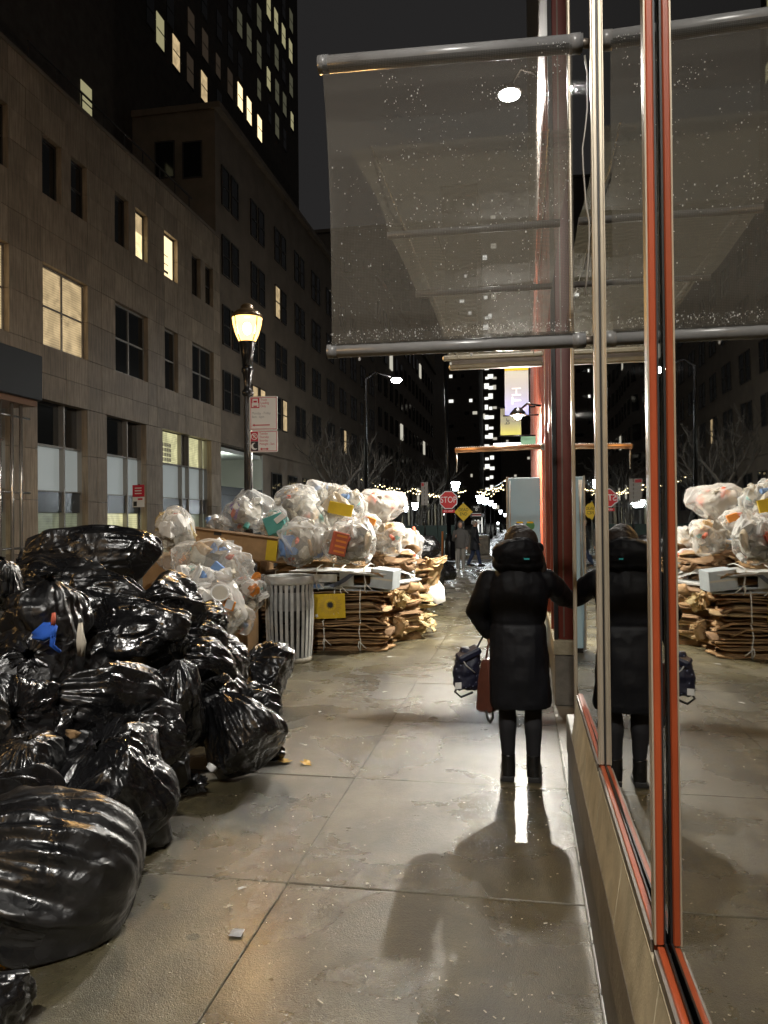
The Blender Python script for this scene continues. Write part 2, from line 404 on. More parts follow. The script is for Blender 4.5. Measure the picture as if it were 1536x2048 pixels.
_n.links.new(_mr.outputs[0], _mu.inputs[0]); _n.links.new(_rr.outputs[0], _mu.inputs[1]); _n.links.new(_src, _vm.inputs[0]); _n.links.new(_mu.outputs[0], _vm.inputs['Scale']); _n.links.new(_vm.outputs[0], _b.inputs['Base Color'])
M['stone2'] = mat('dark_stone', (.21, .168, .125), .6, var=.2, vscale=1.0)
M['brick'] = mat('dark_brick', (.085, .07, .055), .75, var=.3, vscale=2)  # dark brown base with mottled tone
M['win'] = mat('dark_window_glass', (.012, .014, .014), .08, spec=.7)
M['frame'] = mat('window_frame', (.30, .28, .25), .4, metal=.4)
M['dframe'] = mat('dark_window_frame', (.05, .045, .04), .45)
M['lit'] = room_glow('lit_blind', (1.0, .74, .40), .32)
M['lit2'] = room_glow('lit_room', (1.0, .80, .42), .75)
M['lit3'] = glow('bright_room', (1.0, .78, .44), .95)
M['litdim'] = glow('dim_room', (.62, .52, .30), .16, False)
M['littower'] = glow('tower_room', (.92, .84, .46), .2, False)
M['littower2'] = glow('tower_room_dim', (.62, .60, .38), .055, False)
M['litred'] = glow('tower_room_red', (.5, .36, .24), .03, False)
M['litwhite'] = glow('far_white_room', (.95, .95, .88), .8, False)
M['litfar'] = glow('far_room', (.9, .85, .7), .35, False)
M['frost'] = mat('frosted_panel', (.42, .46, .46), .4, emit=(.72, .8, .78), es=.12)
M['slate'] = mat('slate_band', (.075, .09, .10), .25, spec=.6)
M['shopglow'] = room_glow('dim_shop_glass', (.62, .68, .45), .13)
M['shoplit'] = room_glow('lit_shop', (.86, .82, .45), .42)
M['black'] = black_plastic('black_bag_plastic', .29, 7)
M['black2'] = black_plastic('black_bag_plastic_soft', .33, 5)
M['clear'] = plastic_clear('clear_bag_plastic', (.82, .82, .80), .22, .76, 4)
M['clear2'] = plastic_clear('clear_bag_plastic_milky', (.80, .79, .77), .30, .75, 6)
M['iron'] = mat('black_iron', (.009, .009, .010), .26, spec=.6, var=.2, vscale=10, bump=.1, bscale=40, bdist=.004)
M['white'] = mat('white_enamel', (.78, .77, .74), .4)
M['signred'] = mat('sign_red', (.52, .012, .035), .4)
M['stopred'] = mat('stop_red', (.50, .015, .02), .35, emit=(.6, .02, .03), es=.16)
M['signwhite'] = mat('glowing_sign_white', (.80, .80, .78), .4, emit=(1, 1, 1), es=.10)  # small glow put into the white in place of reflected light
M['yellow'] = mat('sign_yellow', (.75, .50, .02), .4, emit=(.9, .6, .02), es=.10)
M['ink'] = mat('black_ink', (.012, .012, .012), .6)
M['greyink'] = mat('faded_grey_ink', (.36, .36, .36), .6)
M['twine'] = mat('white_twine', (.75, .73, .66), .6)
M['steel'] = mat('painted_steel', (.46, .46, .44), .42, metal=.1, var=.22, vscale=9, bump=.1, bscale=40, bdist=.003)
M['rust'] = mat('rusty_rim', (.30, .27, .21), .6, var=.4, vscale=14)
def card(name, c, v=.22): return mat(name, c, .75, var=v, vscale=5, bump=.2, bscale=22, bdist=.01, world=False, spec=.25)
M['card'] = card('cardboard_brown', (.33, .205, .10))
M['card2'] = card('cardboard_tan', (.46, .32, .17))
M['card3'] = card('cardboard_dark', (.17, .10, .05))
M['cardy'] = card('cardboard_straw', (.42, .33, .17))
M['cardw'] = card('white_board', (.62, .62, .60), .12)
M['cardb'] = card('pale_blue_board', (.44, .48, .50), .14)
M['cardyel'] = card('yellow_print', (.62, .43, .03), .15)
M['dull'] = card('mixed_dull_waste', (.30, .275, .23), .35)
M['paper'] = card('white_paper', (.74, .73, .70), .12)
M['cream_p'] = card('cream_paper', (.60, .55, .45), .15)
M['redbox'] = card('red_print', (.50, .12, .07), .15)
M['orange'] = card('orange_print', (.80, .30, .06), .12)
M['teal'] = card('teal_print', (.10, .34, .31), .12)
M['blue'] = card('blue_plastic', (.03, .12, .55), .1)
M['purple'] = card('purple_wrap', (.26, .17, .42), .12)
M['blue2'] = card('soft_blue', (.16, .27, .50), .12)
M['leaf'] = mat('yellow_leaf', (.50, .30, .03), .5, var=.3, vscale=30)
M['navy'] = mat('navy_print', (.006, .009, .03), .6)
M['tote'] = mat('brown_leather', (.075, .024, .015), .38, var=.2, vscale=12, bump=.1, bscale=60, bdist=.003, world=False)
M['coat'] = mat('black_coat', (.005, .0055, .0075), .6, bump=.25, bscale=14, bdist=.02, world=False, spec=.2)
M['leggings'] = mat('dark_leggings', (.016, .016, .018), .8, spec=.2)
M['boot'] = mat('black_leather', (.007, .007, .007), .25)
M['hair'] = mat('dark_brown_hair', (.022, .015, .011), .6, bump=.5, bscale=60, bdist=.01, world=False)
M['skin'] = mat('skin', (.46, .27, .19), .55)
M['cabinet'] = mat('pale_blue_grey_panel', (.34, .50, .56), .45, var=.04, vscale=2, emit=(.62, .80, .84), es=.07)  # faint glow added to the panel colour so it looks brighter
M['bark'] = mat('bare_bark', (.08, .07, .058), .8, var=.3, vscale=8)
M['lampwarm'] = glow('warm_lamp_bulb', (1.0, .70, .36), 2200)
m, nt, b = nodes_of('amber_lamp_glass')
_t = nt.nodes.new('ShaderNodeBsdfTransparent'); _t.inputs[0].default_value = (1, .82, .55, 1)
_e = nt.nodes.new('ShaderNodeEmission'); _e.inputs[0].default_value = (1, .58, .18, 1); _e.inputs[1].default_value = 4.5
_m = nt.nodes.new('ShaderNodeMixShader'); _m.inputs[0].default_value = .4
nt.links.new(_t.outputs[0], _m.inputs[1]); nt.links.new(_e.outputs[0], _m.inputs[2]); nt.links.new(_m.outputs[0], nt.nodes['Material Output'].inputs[0])
M['lampglass'] = m; m.cycles.emission_sampling = 'NONE'
M['farred'] = mat('shaded_red_metal', (.27, .048, .018), .4, var=.12, vscale=3)  # frame red darkened in the colour against glare from the wall lamp
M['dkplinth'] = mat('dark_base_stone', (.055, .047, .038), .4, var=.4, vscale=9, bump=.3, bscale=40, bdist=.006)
M['fascia'] = mat('dark_fascia', (.03, .034, .038), .5)
M['lampflood'] = glow('flood_lens', (1.0, .96, .89), 2000)
M['lampwall'] = glow('wall_lamp_bulb', (1.0, .95, .84), 8500)
M['lampfar'] = glow('far_lamp_glass', (.86, .95, 1.0), 70)
M['lampfarsmall'] = glow('far_lamp_small', (.88, .95, 1.0), 14, False)
M['bulb'] = glow('string_bulb', (1.0, .80, .42), 7, False)
M['tube'] = glow('white_light_tube', (.98, .95, 1.0), 3.0)
rnd = random.Random(7)
# ================================================================== SETTING
g = bx('ground', M['asphalt'], None, -600, 600, -200, 1200, -1.2, -.16); tag(g, 'wet dark asphalt ground spreading under the whole street', kind='structure')
g = bx('road', M['asphalt'], None, -10.4, -3.83, -60, 25.2, -.16, -.13); tag(g, 'wet asphalt roadway between the two pavements', kind='structure')
sw = bx('sidewalk', M['joint'], None, -3.62, .60, -12, 25.0, -.16, -.014); tag(sw, 'wet concrete pavement beside the glass shopfront', kind='structure')
yj = [3.38 + 1.43 * k for k in range(-9, 15)] + [25.0]
xj = [-3.62, -2.42, -1.07, .246]
slab_meshes = {}
for a in range(len(yj) - 1):
    for b in range(3):
        sx, sy = xj[b+1] - xj[b] - .003, yj[a+1] - yj[a] - .0045
        key = (b, round(sy, 3))
        if key not in slab_meshes:
            o = MB().box(-sx/2, sx/2, -sy/2, sy/2, -.06, 0).build('paving_slab', M['walk'], sw, bevel=.004)
            slab_meshes[key] = o.data
        else: o = obj('paving_slab', slab_meshes[key], sw)
        o.location = ((xj[b] + xj[b+1]) / 2, (yj[a] + yj[a+1]) / 2, rnd.uniform(-.0015, .0015))
        o.rotation_euler = (rnd.uniform(-.0012, .0012), rnd.uniform(-.0012, .0012), 0)
kb = tag(bx('kerb', M['kerb'], None, -3.83, -3.625, -12, 25.0, -.16, -.004, .012), 'grey stone kerb along the road', kind='structure')
tag(bx('kerb', M['kerb'], None, -3.83, .6, 25.005, 25.2, -.16, -.005, .012), 'stone kerb across the pavement end at the corner', kind='structure')
fs = bx('far_pavement', M['plinth'], None, -13.6, -10.6, -20, 110, -.16, -.01); tag(fs, 'concrete pavement across the road by the stone building', kind='structure')
tag(bx('far_kerb', M['kerb'], None, -10.6, -10.4, -20, 110, -.16, -.006), 'stone kerb on the far side of the road', kind='structure')
pr = bx('promenade', M['walk'], None, -8.5, 6, 34.0, 160, -.16, -.012); tag(pr, 'wet promenade beyond the cross street', kind='structure')
# crossing stripe at the corner
tag(bx('road_line', M['white'], None, -3.0, .2, 26.3, 26.6, -.16, -.124), 'worn white stop line on the cross street', kind='structure')

# ================================================================== STOREFRONT (right hand side)
sf = thing('storefront_building', 'red framed glass shopfront with stone sill and concrete plinth', 'building', (.44, 2, 0))
def sb(name, m, x0, x1, y0, y1, z0, z1, bevel=0, par=None):
    return MB().box(x0-.44, x1-.44, y0-2, y1-2, z0, z1).build(name, m, par or sf, bevel=bevel)
YN = -6.0
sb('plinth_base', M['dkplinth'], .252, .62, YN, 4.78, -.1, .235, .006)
sb('plinth', M['plinth'], .247, .62, YN, 4.80, .238, .456, .006)
y = YN - .2
while y < 4.29:
    e = min(y + .61, 4.3)
    MB().prism([(.2475-.44, .4575), (.250-.44, .472), (.2755-.44, .645), (.2755-.44, .655), (.30-.44, .655), (.30-.44, .4575)], y + .002 - 2, e - .002 - 2, 'y').build('sill_stone', M['sill'], sf, bevel=.002)
    y = e
# bottom rails between posts: bronze face, red rail, black gasket
posts = [(-2.01, 'red'), (-.74, 'red'), (.53, 'red'), (1.80, 'red'), (3.07, 'beige')]
edges = [YN] + [p for q in posts for p in (q[0], q[0] + .044)] + [4.575]
for k in range(0, len(edges), 2):
    a, b = edges[k], edges[k+1]; b2 = min(b, 4.3)
    rl_ = sb('bottom_rail', M['red'], .2842, .2994, a, b2, .656, .694, .002)
    MB().box(.2768-.44, .2840-.44, a-2, b2-2, .656, .685).build('rail_trim', M['bronze'], rl_)
    MB().box(.2997-.44, .3040-.44, a-2, b2-2, .672, .702).build('gasket', M['gasket'], rl_)
    c_ = (a + b) / 2; h_ = (b - a) / 2 + .018
    MB().box(0, .006, -h_, h_, -3.4, 3.4).build('glass_pane', M['glass'], sf, loc=(.3055 - .44 - .005*(c_ - 2.5), c_ - 2, 4.08), rot=(0, 0, .005))
for yy, c in posts:
    p = sb('mullion', M['red'] if c == 'red' else M['beige'], .2832, .2994, yy, yy + .044, .6945, 7.4, .003)
    MB().box(.2792-.44, .2830-.44, yy + .003 - 2, yy + .041 - 2, .6945, 7.4).build('cover_strip', M['beige'], p)
    MB().box(.2997-.44, .3042-.44, yy + .005 - 2, yy + .039 - 2, .6945, 7.4).build('gasket', M['gasket'], p)
# end frame beside the door recess
p = sb('end_post', M['beige'], .286, .330, 4.585, 4.655, .457, 7.4, .005)
MB().box(.3305-.44, .43-.44, 4.59-2, 4.65-2, .457, 7.4).build('post_core', M['bronze'], p)
MB().sphere((.296-.44, 4.578-2, .49), .012, 10, 8).build('stud', M['iron'], p, True)
# recess: floor, far side, door
sb('recess_floor', M['plinth'], .25, 1.6, 4.805, 6.9, -.05, .004)
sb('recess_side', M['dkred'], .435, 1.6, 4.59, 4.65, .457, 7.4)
d = sb('door', M['red'], 1.3, 1.36, 5.45, 6.85, .01, 2.5, .004)
MB().box(1.29-.44, 1.297-.44, 5.58-2, 6.72-2, .25, 2.38).build('door_glass', M['glass'], d)
MB().tube([(.432-.44, 5.47-2, .0), (.432-.44, 5.47-2, 3.3)], .014, 10).build('grab_pole', M['beige'], sf, True)
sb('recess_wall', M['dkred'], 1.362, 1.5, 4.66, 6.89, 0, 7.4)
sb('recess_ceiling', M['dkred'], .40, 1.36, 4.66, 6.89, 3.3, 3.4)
# pier beyond the recess
pier = sb('pier', M['plinth'], .262, 1.6, 6.905, 7.6, 0, .44, .008)
MB().box(.252-.44, 1.6-.44, 6.895-2, 7.6-2, .446, .575).build('pier_cap', M['sill'], pier, bevel=.006)
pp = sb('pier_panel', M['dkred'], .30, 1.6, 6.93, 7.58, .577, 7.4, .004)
MB().box(.262-.44, .2985-.44, 6.925-2, 6.98-2, .577, 7.4).build('edge_trim', M['gasket'], pp)
MB().box(.34-.44, .352-.44, 6.918-2, 6.929-2, .6, 7.4).build('seam_trim', M['bronze'], pp)
# receding bays to the corner
sb('far_plinth', M['plinth'], .285, .9, 7.605, 25.0, 0, .5, .006)
sb('far_sill', M['sill'], .262, .42, 7.605, 25.0, .503, .565, .005)
yy = 7.605; k = 0
while yy < 24.6:
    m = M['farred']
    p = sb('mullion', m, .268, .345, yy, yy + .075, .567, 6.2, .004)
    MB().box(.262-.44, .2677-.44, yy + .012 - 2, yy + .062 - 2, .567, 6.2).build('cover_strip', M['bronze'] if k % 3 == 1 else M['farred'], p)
    e = min(yy + 1.45, 25.0)
    sb('glass_pane', M['glass'], .352, .36, yy + .04, e + .04 if e < 25 else e, .567, 6.2)
    for zz in (2.62, 4.6):
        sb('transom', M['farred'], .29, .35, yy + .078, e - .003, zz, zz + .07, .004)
    yy = e; k += 1
sb('upper_wall', M['brick'], .30, 8, 7.6, 25.0, 6.2, 26)
sb('upper_wall', M['brick'], .33, 8, -6, 7.595, 7.41, 26)
sb('header', M['red'], .27, .46, 7.605, 25, 6.02, 6.198)
# dim rooms behind the glass
sb('room_floor', M['dark'], .63, 8, -6, 4.58, .3, .45)
sb('room_back', M['dark'], 7.9, 8, -6, 25, 0, 7.4)
sb('room_ceiling', M['dark'], .33, 7.9, -6, 4.58, 7.30, 7.395)
sb('room_end', M['dark'], 1.61, 7.9, 4.6, 4.7, 0, 7.4)
sb('room_column', M['grey'], 3.2, 3.75, 1.2, 1.7, .1, 7.3)
sb('room_column', M['grey'], 3.2, 3.75, 6.8, 7.3, .1, 6.2)

# ================================================================== HANGING SHADE SCREEN
def sag_sheet(c00, c10, c01, c11, nu, nv, dip, seed, nrm=(0, 1, 0), curl=0):
    V = []; F = []
    c00, c10, c01, c11 = map(Vector, (c00, c10, c01, c11)); nrm = Vector(nrm)
    for j in range(nv + 1):
        for i in range(nu + 1):
            u, v = i / nu, j / nv
            p = (c00*(1-u) + c10*u)*(1-v) + (c01*(1-u) + c11*u)*v
            p = p + nrm * (dip * math.sin(PI*v) * (1 + .3*math.sin(3*u+seed)) + .006*math.sin(17*u + 5*v + seed)*math.sin(PI*v))
            p.x += curl * math.sin(PI*v) * (1 - u)
            V.append(p)
    for j in range(nv):
        for i in range(nu):
            a = j*(nu+1) + i; F.append((a, a+1, a+nu+2, a+nu+1))
    return V, F
base = Vector((.27, 3.325, 2.39))
scr = thing('hanging_screen', 'wet grey mesh screen stretched between two pipes beside the shopfront', 'screen', base)
def lo(p): return Vector(p) - base
TL, TR, BL, BR = Vector((-.85, 3.29, 3.66)), Vector((.27, 3.325, 3.645)), Vector((-.845, 3.385, 2.41)), Vector((.27, 3.325, 2.392))
MB().tube([lo(TL), lo(TR)], .037, 20).build('top_pipe', M['pipe'], scr, True)
MB().tube([lo(BL), lo(BR)], .030, 20).build('bottom_pipe', M['pipe'], scr, True)
for nm, P, r in (('pipe_cap', TL, .0395), ('pipe_cap', BL, .032)):
    MB().tube([lo(P + Vector((-.015, 0, 0))), lo(P + Vector((.03, 0, 0)))], r, 20).build(nm, M['pipe'], scr, True)
MB().tube([lo(TR + Vector((-.055, 0, 0))), lo(TR + Vector((-.008, 0, 0)))], .041, 20).build('pipe_collar', M['pipe'], scr, True)
MB().tube([lo(BR + Vector((-.055, 0, 0))), lo(BR + Vector((-.008, 0, 0)))], .034, 20).build('pipe_collar', M['pipe'], scr, True)
v, f = sag_sheet(TL + Vector((.008, -.035, -.014)), TR + Vector((-.045, -.035, -.014)), BL + Vector((.008, -.022, .014)), BR + Vector((-.045, -.022, .014)), 40, 44, .035, 1, (0, 1, 0), .004)
sheet = obj('mesh_sheet', mesh('mesh_sheet', [lo(p) for p in v], f, M['cloth'], True), scr)
sv = v
# hem roll, ties and drops on the sheet
hem = [v[44*41 + i] + Vector((0, 0, .012)) for i in range(41)]
MB().tube([lo(p) + Vector((0, .003, .008*rnd.random())) for p in hem], [.008 + .005*rnd.random() for p in hem], 8).build('rolled_hem', M['cloth'], scr, True)
dm = MB()
rd = random.Random(3)
for k in range(1500):
    u = rd.random(); t = rd.random()
    if t < .45: w = min(.98, rd.random()**1.6*.6); 
    elif t < .75: w = .955 + .035*rd.random()
    else: w = .3 + .65*rd.random()
    if t < .45: u = .25 + .75 * u
    if noise(np.array([[u*6, w*7, 3.]]), 8)[0] < -.12 and w < .93: continue
    p = v[int(w*44)*41 + int(u*40)] + Vector((rd.uniform(-.014, .014), 0, rd.uniform(-.014, .014)))
    s_ = rd.uniform(.0008, .0012) + .0022*rd.random()**4
    for q in (-1, 1): pass
    dm.sphere(lo(p + Vector((0, -.004, 0))), (s_, s_, s_*1.5), 5, 4)
tag(dm.build('water_drops', M['drop'], scr, True), kind='stuff')
# wavy hanging strap beside the wall end
pts = [TR + Vector((.0 + .012*math.sin(k*.8) + .006*rnd.random(), -.045, -.08 - k*.077)) for k in range(14)]
MB().tube([lo(p) for p in pts], [.004]*14, 6).build('tension_cord', M['frame'], scr, True)
for yy2 in (0,):
    pl = MB().tube([lo(TR + Vector((-.01, 0, 0))), lo(TR + Vector((.03, .01, 0)))], .02, 10).build('wall_bracket', M['bronze'], scr, True)
    pl = MB().tube([lo(BR + Vector((-.01, 0, 0))), lo(BR + Vector((.03, .01, 0)))], .018, 10).build('wall_bracket', M['bronze'], scr, True)
for xx in (-1.02, -.3):
    p = BL + (BR - BL) * ((xx + 1.21) / 1.6)
    MB().sphere(lo(p + Vector((0, 0, -.038))), (.006, .006, .010), 8, 6).build('pipe_drip', M['drop'], scr, True)

# ================================================================== FLAT MESH CANOPY beyond the screen
cb = Vector((.25, 6.2, 3.4))
can = thing('mesh_canopy', 'flat wet mesh canopy over the pavement with cream front rail', 'canopy', cb)
rails = [4.72, 6.0]
for k, yy in enumerate(rails):
    MB().tube([Vector((-.81, yy, 3.415)) - cb, Vector((.24, yy, 3.415)) - cb], .024, 12).build('cross_rail', M['pipe'], can, True)
MB().box(-.87-cb.x, .24-cb.x, 8.65-cb.y, 8.71-cb.y, 3.428-cb.z, 3.484-cb.z).build('front_rail', M['cream'], can, bevel=.014)
MB().box(-.80-cb.x, .24-cb.x, 8.64-cb.y, 8.72-cb.y, 3.322-cb.z, 3.378-cb.z).build('front_rail', M['cream'], can, bevel=.014)
MB().box(-.77-cb.x, .24-cb.x, 8.67-cb.y, 8.70-cb.y, 3.379-cb.z, 3.427-cb.z).build('front_web', M['bronze'], can)
ys_ = [3.62] + rails + [8.65]
for k in range(3):
    v, f = sag_sheet((-.805 + (.08 if k == 2 else 0), ys_[k], 3.435), (.24, ys_[k], 3.435), (-.805, ys_[k+1], 3.435), (.24, ys_[k+1], 3.435), 14, 14, -.06 - .015*(k % 2), k, (0, 0, 1), .05)
    obj('mesh_sheet', mesh('mesh_sheet', [p - cb for p in v], f, M['cloth2'], True), can)
for sx in (-.70, .14):
    MB().tube([Vector((sx, 3.64, 3.45)) - cb, Vector((sx*.98, 8.6, 3.45)) - cb], .004, 6).build('tension_wire', M['frame'], can)
dm = MB()
for k in range(600):
    yy = rd.uniform(3.7, 8.5); xx = rd.uniform(-.74, .17); s_ = rd.uniform(.0015, .004)
    if noise(np.array([[xx*3, yy*1.6, 0.]]), 4)[0] < -.05: continue
    dm.sphere(Vector((xx, yy, 3.40 + .02*rd.random())) - cb, (s_*1.6, s_*1.6, s_), 5, 4)
tag(dm.build('water_drops', M['drop'], can, True), kind='stuff')

# copper pipe of the next bay with a row of drips
cp = thing('copper_awning_pipe', 'bare copper coloured pipe jutting from the shopfront with raindrops along it', 'pipe', (.26, 10.2, 2.56))
MB().tube([(-1.13, 0, -.014), (0, 0, .007)], .034, 16).build('tube', M['copper'], cp, True)
dm = MB()
for k in range(46): dm.sphere((-1.11 + k*.024, -.005, .022 + .0004*k), (.006, .006, .008), 6, 5)
tag(dm.build('raindrops', M['drop'], cp, True), kind='stuff')
MB().tube([(-1.11, 0, -.04), (-1.11, 0, -.30)], .008, 6).build('hanging_cord', M['frame'], cp, True)
MB().tube([(-.02, 0, .007), (.03, 0, .007)], .046, 12).build('wall_flange', M['bronze'], cp, True)

# floodlight high on the wall
def floodlight(loc, label):
    fl = thing('wall_floodlight', label, 'floodlight', loc, 0, 'white floodlights along the shopfront')
    MB().tube([(0, 0, .25), (-.25, 0, .36), (-.43, 0, .1)], .025, 8).build('arm', M['iron'], fl, True)
    MB().lathe([(.05, .12), (.15, .08), (.19, .0), (.185, -.012)], 24, (-.43, 0, 0)).build('housing', M['iron'], fl, True)
    MB().sphere((-.43, -.01, -.03), (.16, .16, .05), 24, 8).build('lens', M['lampflood'], fl, True)
    MB().box(-.012, .03, -.08, .08, .15, .35).build('wall_plate', M['iron'], fl)
floodlight((.30, 12.0, 8.2), 'dazzling white floodlight on an arm high above the canopy')
floodlight((.33, -2.6, 7.7), 'added white floodlight, unseen, on the shopfront behind the viewer')  # unseen floodlight added to light the bags and pavement
# lower wall lamp
wl = thing('wall_lamp', 'bright bare wall lamp under the blade banners', 'lamp', (.28, 11.0, 3.09))
MB().tube([(0, 0, .12), (-.2, 0, .16), (-.33, 0, .05)], .016, 8).build('arm', M['iron'], wl, True)
MB().sphere((-.33, 0, 0), .055, 16, 10).build('bulb', M['lampwall'], wl, True)
MB().lathe([(.03, .11), (.05, .10), (.10, .045), (.125, .0), (.12, -.002)], 20, (-.33, 0, 0)).build('cap', M['iron'], wl, True)  # cap widened as an added shade that keeps light off the canopy
MB().box(-.01, .03, -.06, .06, .05, .2).build('wall_plate', M['iron'], wl)

# blade banners
def bmat(name, top, bot, z0, z1, es):
    m, nt, b = nodes_of(name); L = nt.links.new
    tc = nt.nodes.new('ShaderNodeTexCoord'); sp = nt.nodes.new('ShaderNodeSeparateXYZ'); L(tc.outputs['Object'], sp.inputs[0])
    q = nt.nodes.new('ShaderNodeMapRange'); q.inputs[1].default_value = z0; q.inputs[2].default_value = z1; L(sp.outputs[2], q.inputs[0])
    r = nt.nodes.new('ShaderNodeValToRGB'); r.color_ramp.elements[0].color = rgb(bot); r.color_ramp.elements[1].color = rgb(top)
    L(q.outputs[0], r.inputs[0]); L(r.outputs[0], b.inputs['Base Color']); L(r.outputs[0], b.inputs['Emission Color'])
    b.inputs['Emission Strength'].default_value = es; b.inputs['Roughness'].default_value = .6
    return m
M['banner'] = bmat('white_violet_banner', (.50, .49, .45), (.13, .13, .36), -.75, -.1, .06)  # cloth carries a slight added glow in place of lamp light
M['banner2'] = bmat('yellow_grey_banner', (.16, .15, .10), (.34, .31, .05), -.45, -.2, .0)
bn = thing('blade_banner', 'white to violet lit banner hanging above the bare wall lamp', 'banner', (.26, 13.0, 4.1))
MB().box(-.53, -.14, -.006, .006, -.74, .0).build('cloth', M['banner'], bn)
MB().box(-.53, -.14, -.008, .008, .0, .05).build('top_band', M['yellow'], bn)
MB().tube([(-.56, 0, .06), (.04, 0, .06)], .014, 8).build('bracket', M['iron'], bn, True)
MB().tube([(-.56, 0, -.75), (.04, 0, -.75)], .012, 8).build('bracket', M['iron'], bn, True)
text('letter_row', 'TH', .22, M['signwhite'], bn, Matrix.Translation((-.33, -.012, -.42)) @ Matrix.Rotation(R(90), 4, 'X') @ Matrix.Rotation(R(90), 4, 'Z'), 'CENTER')
bn2 = thing('blade_banner', 'small yellow and grey banner hung below the wall lamp', 'banner', (.26, 15.0, 3.7))
MB().box(-.66, -.27, -.006, .006, -.46, .05).build('cloth', M['banner2'], bn2)
MB().tube([(-.7, 0, .07), (.04, 0, .07)], .013, 8).build('bracket', M['iron'], bn2, True)
MB().tube([(-.7, 0, -.48), (.04, 0, -.48)], .013, 8).build('bracket', M['iron'], bn2, True)
text('letter_row', 'br', .14, M['ink'], bn2, Matrix.Translation((-.53, -.012, -.2)) @ Matrix.Rotation(R(90), 4, 'X') @ Matrix.Rotation(R(90), 4, 'Z'), 'CENTER')
tl = thing('light_tube', 'thin white light tube sticking out below the yellow banner', 'lamp', (.28, 16.2, 3.18))
MB().tube([(-.86, 0, 0), (-.24, 0, .005)], .022, 10).build('tube', M['tube'], tl, True)
MB().tube([(-.24, 0, .005), (.0, 0, .005)], .02, 8).build('arm', M['iron'], tl, True)
MB().box(-.3, .0, -.05, .25, -.02, .14).build('green_box', mat('green_awning_cloth', (.12, .24, .15), .6), tl)

# cabinet standing against the shopfront beyond the woman
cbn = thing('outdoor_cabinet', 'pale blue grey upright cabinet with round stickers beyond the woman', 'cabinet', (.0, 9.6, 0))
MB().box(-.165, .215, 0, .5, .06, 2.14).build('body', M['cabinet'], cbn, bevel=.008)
MB().box(-.195, -.168, -.02, .5, .04, 2.15).build('edge_frame', M['steel'], cbn, bevel=.005)
MB().box(-.165, .215, .02, .48, 0, .058).build('base', M['iron'], cbn)
MB().tube([(-.15, -.03, .9), (-.15, -.03, 2.1)], .008, 6).build('handle', M['steel'], cbn, True)
for k, (xx, c) in enumerate(((-.035, (.10, .10, .42)), (.09, (.12, .40, .16)))):
    MB().prism([(xx + .055*math.cos(t*PI/8), 1.55 + .055*math.sin(t*PI/8)) for t in range(16)], -.004, -.001, 'y').build('sticker', mat('sticker_%d' % k, c, .5), cbn)
    MB().box(xx - .04, xx + .04, -.0065, -.0045, 1.58, 1.60).build('sticker_text', M['yellow'], cbn)

# ================================================================== STONE BUILDING ACROSS THE ROAD
XB = -14.0
stone_b = thing('stone_office_building', 'tan stone clad building across the road with lit upper windows', 'building', (XB, 26, 0))
OB = Vector((XB, 26, 0))
def B(name, m, x0, x1, y0, y1, z0, z1, par=None, bevel=0):
    return MB().box(x0 - XB, x1 - XB, y0 - 26, y1 - 26, z0, z1).build(name, m, par or stone_b, bevel=bevel)
B('core', M['dark'], -26, -14.5, 14, 34.45, 0, 15.0)
ylines = [14.0, 15.3, 16.7, 17.95, 19.2, 19.98, 20.75, 21.95, 23.15, 24.0, 24.9, 26.1, 27.3, 28.0, 28.7, 29.9, 30.6, 31.3, 32.45, 33.65, 34.45]
zlines = [5.32, 6.1, 6.95, 8.2, 9.42, 10.45, 11.5, 12.4, 13.3, 14.2, 15.0]
winB = [(16.7, 19.2, 'lit'), (20.75, 23.15, 'lit'), (24.9, 27.3, 'win'), (28.7, 29.9, 'win'), (31.3, 33.65, 'win')]
winC = [(16.7, 19.2, 'win', 'win'), (20.75, 23.15, 'win', 'win'), (24.9, 27.3, 'win', 'lit2'), (28.7, 29.9, 'lit3', None), (31.3, 33.65, 'win', 'win')]
def in_win(y0, y1, z0, z1):
    yc, zc = (y0+y1)/2, (z0+z1)/2
    for a in winB:
        if a[0] < yc < a[1] and 6.95 < zc < 9.42: return True
    for a in winC:
        if a[0] < yc < a[1] and 11.5 < zc < 13.3: return True
    return False
for i in range(len(ylines) - 1):
    for j in range(len(zlines) - 1):
        y0, y1, z0, z1 = ylines[i], ylines[i+1], zlines[j], zlines[j+1]
        if in_win(y0, y1, z0, z1): continue
        B('stone_panel', M['stone'], -14.3, -14.0 + rnd.uniform(-.006, .006), y0 + .007, y1 - .007, z0 + .007, z1 - .007)
def pane(y0, y1, z0, z1, m, par=None, nx=2, nz=2, X=-14.2, add=B, dark=False):
    fm = M['dframe'] if dark else M['frame']
    w = add('window', fm, X - .03, X + .03, y0, y1, z0, z0 + .07, par)
    ox = add('jamb', fm, X - .03, X + .029, y0, y0 + .06, z0 + .071, z1 - .071, w)
    add('jamb', fm, X - .03, X + .029, y1 - .06, y1, z0 + .071, z1 - .071, w)
    add('head', fm, X - .03, X + .03, y0, y1, z1 - .07, z1, w)
    add('glass', M[m], X - .012, X - .004, y0 + .06, y1 - .06, z0 + .07, z1 - .07, w)
    for k in range(1, nx):
        yc = y0 + (y1-y0)*k/nx; add('bar', fm, X - .02, X + .035, yc - .035, yc + .035, z0 + .072, z1 - .072, w)
    for k in range(1, nz):
        zc = z0 + (z1-z0)*k/nz; add('bar', fm, X - .02, X + .032, y0 + .061, y1 - .061, zc - .03, zc + .03, w)
    return w
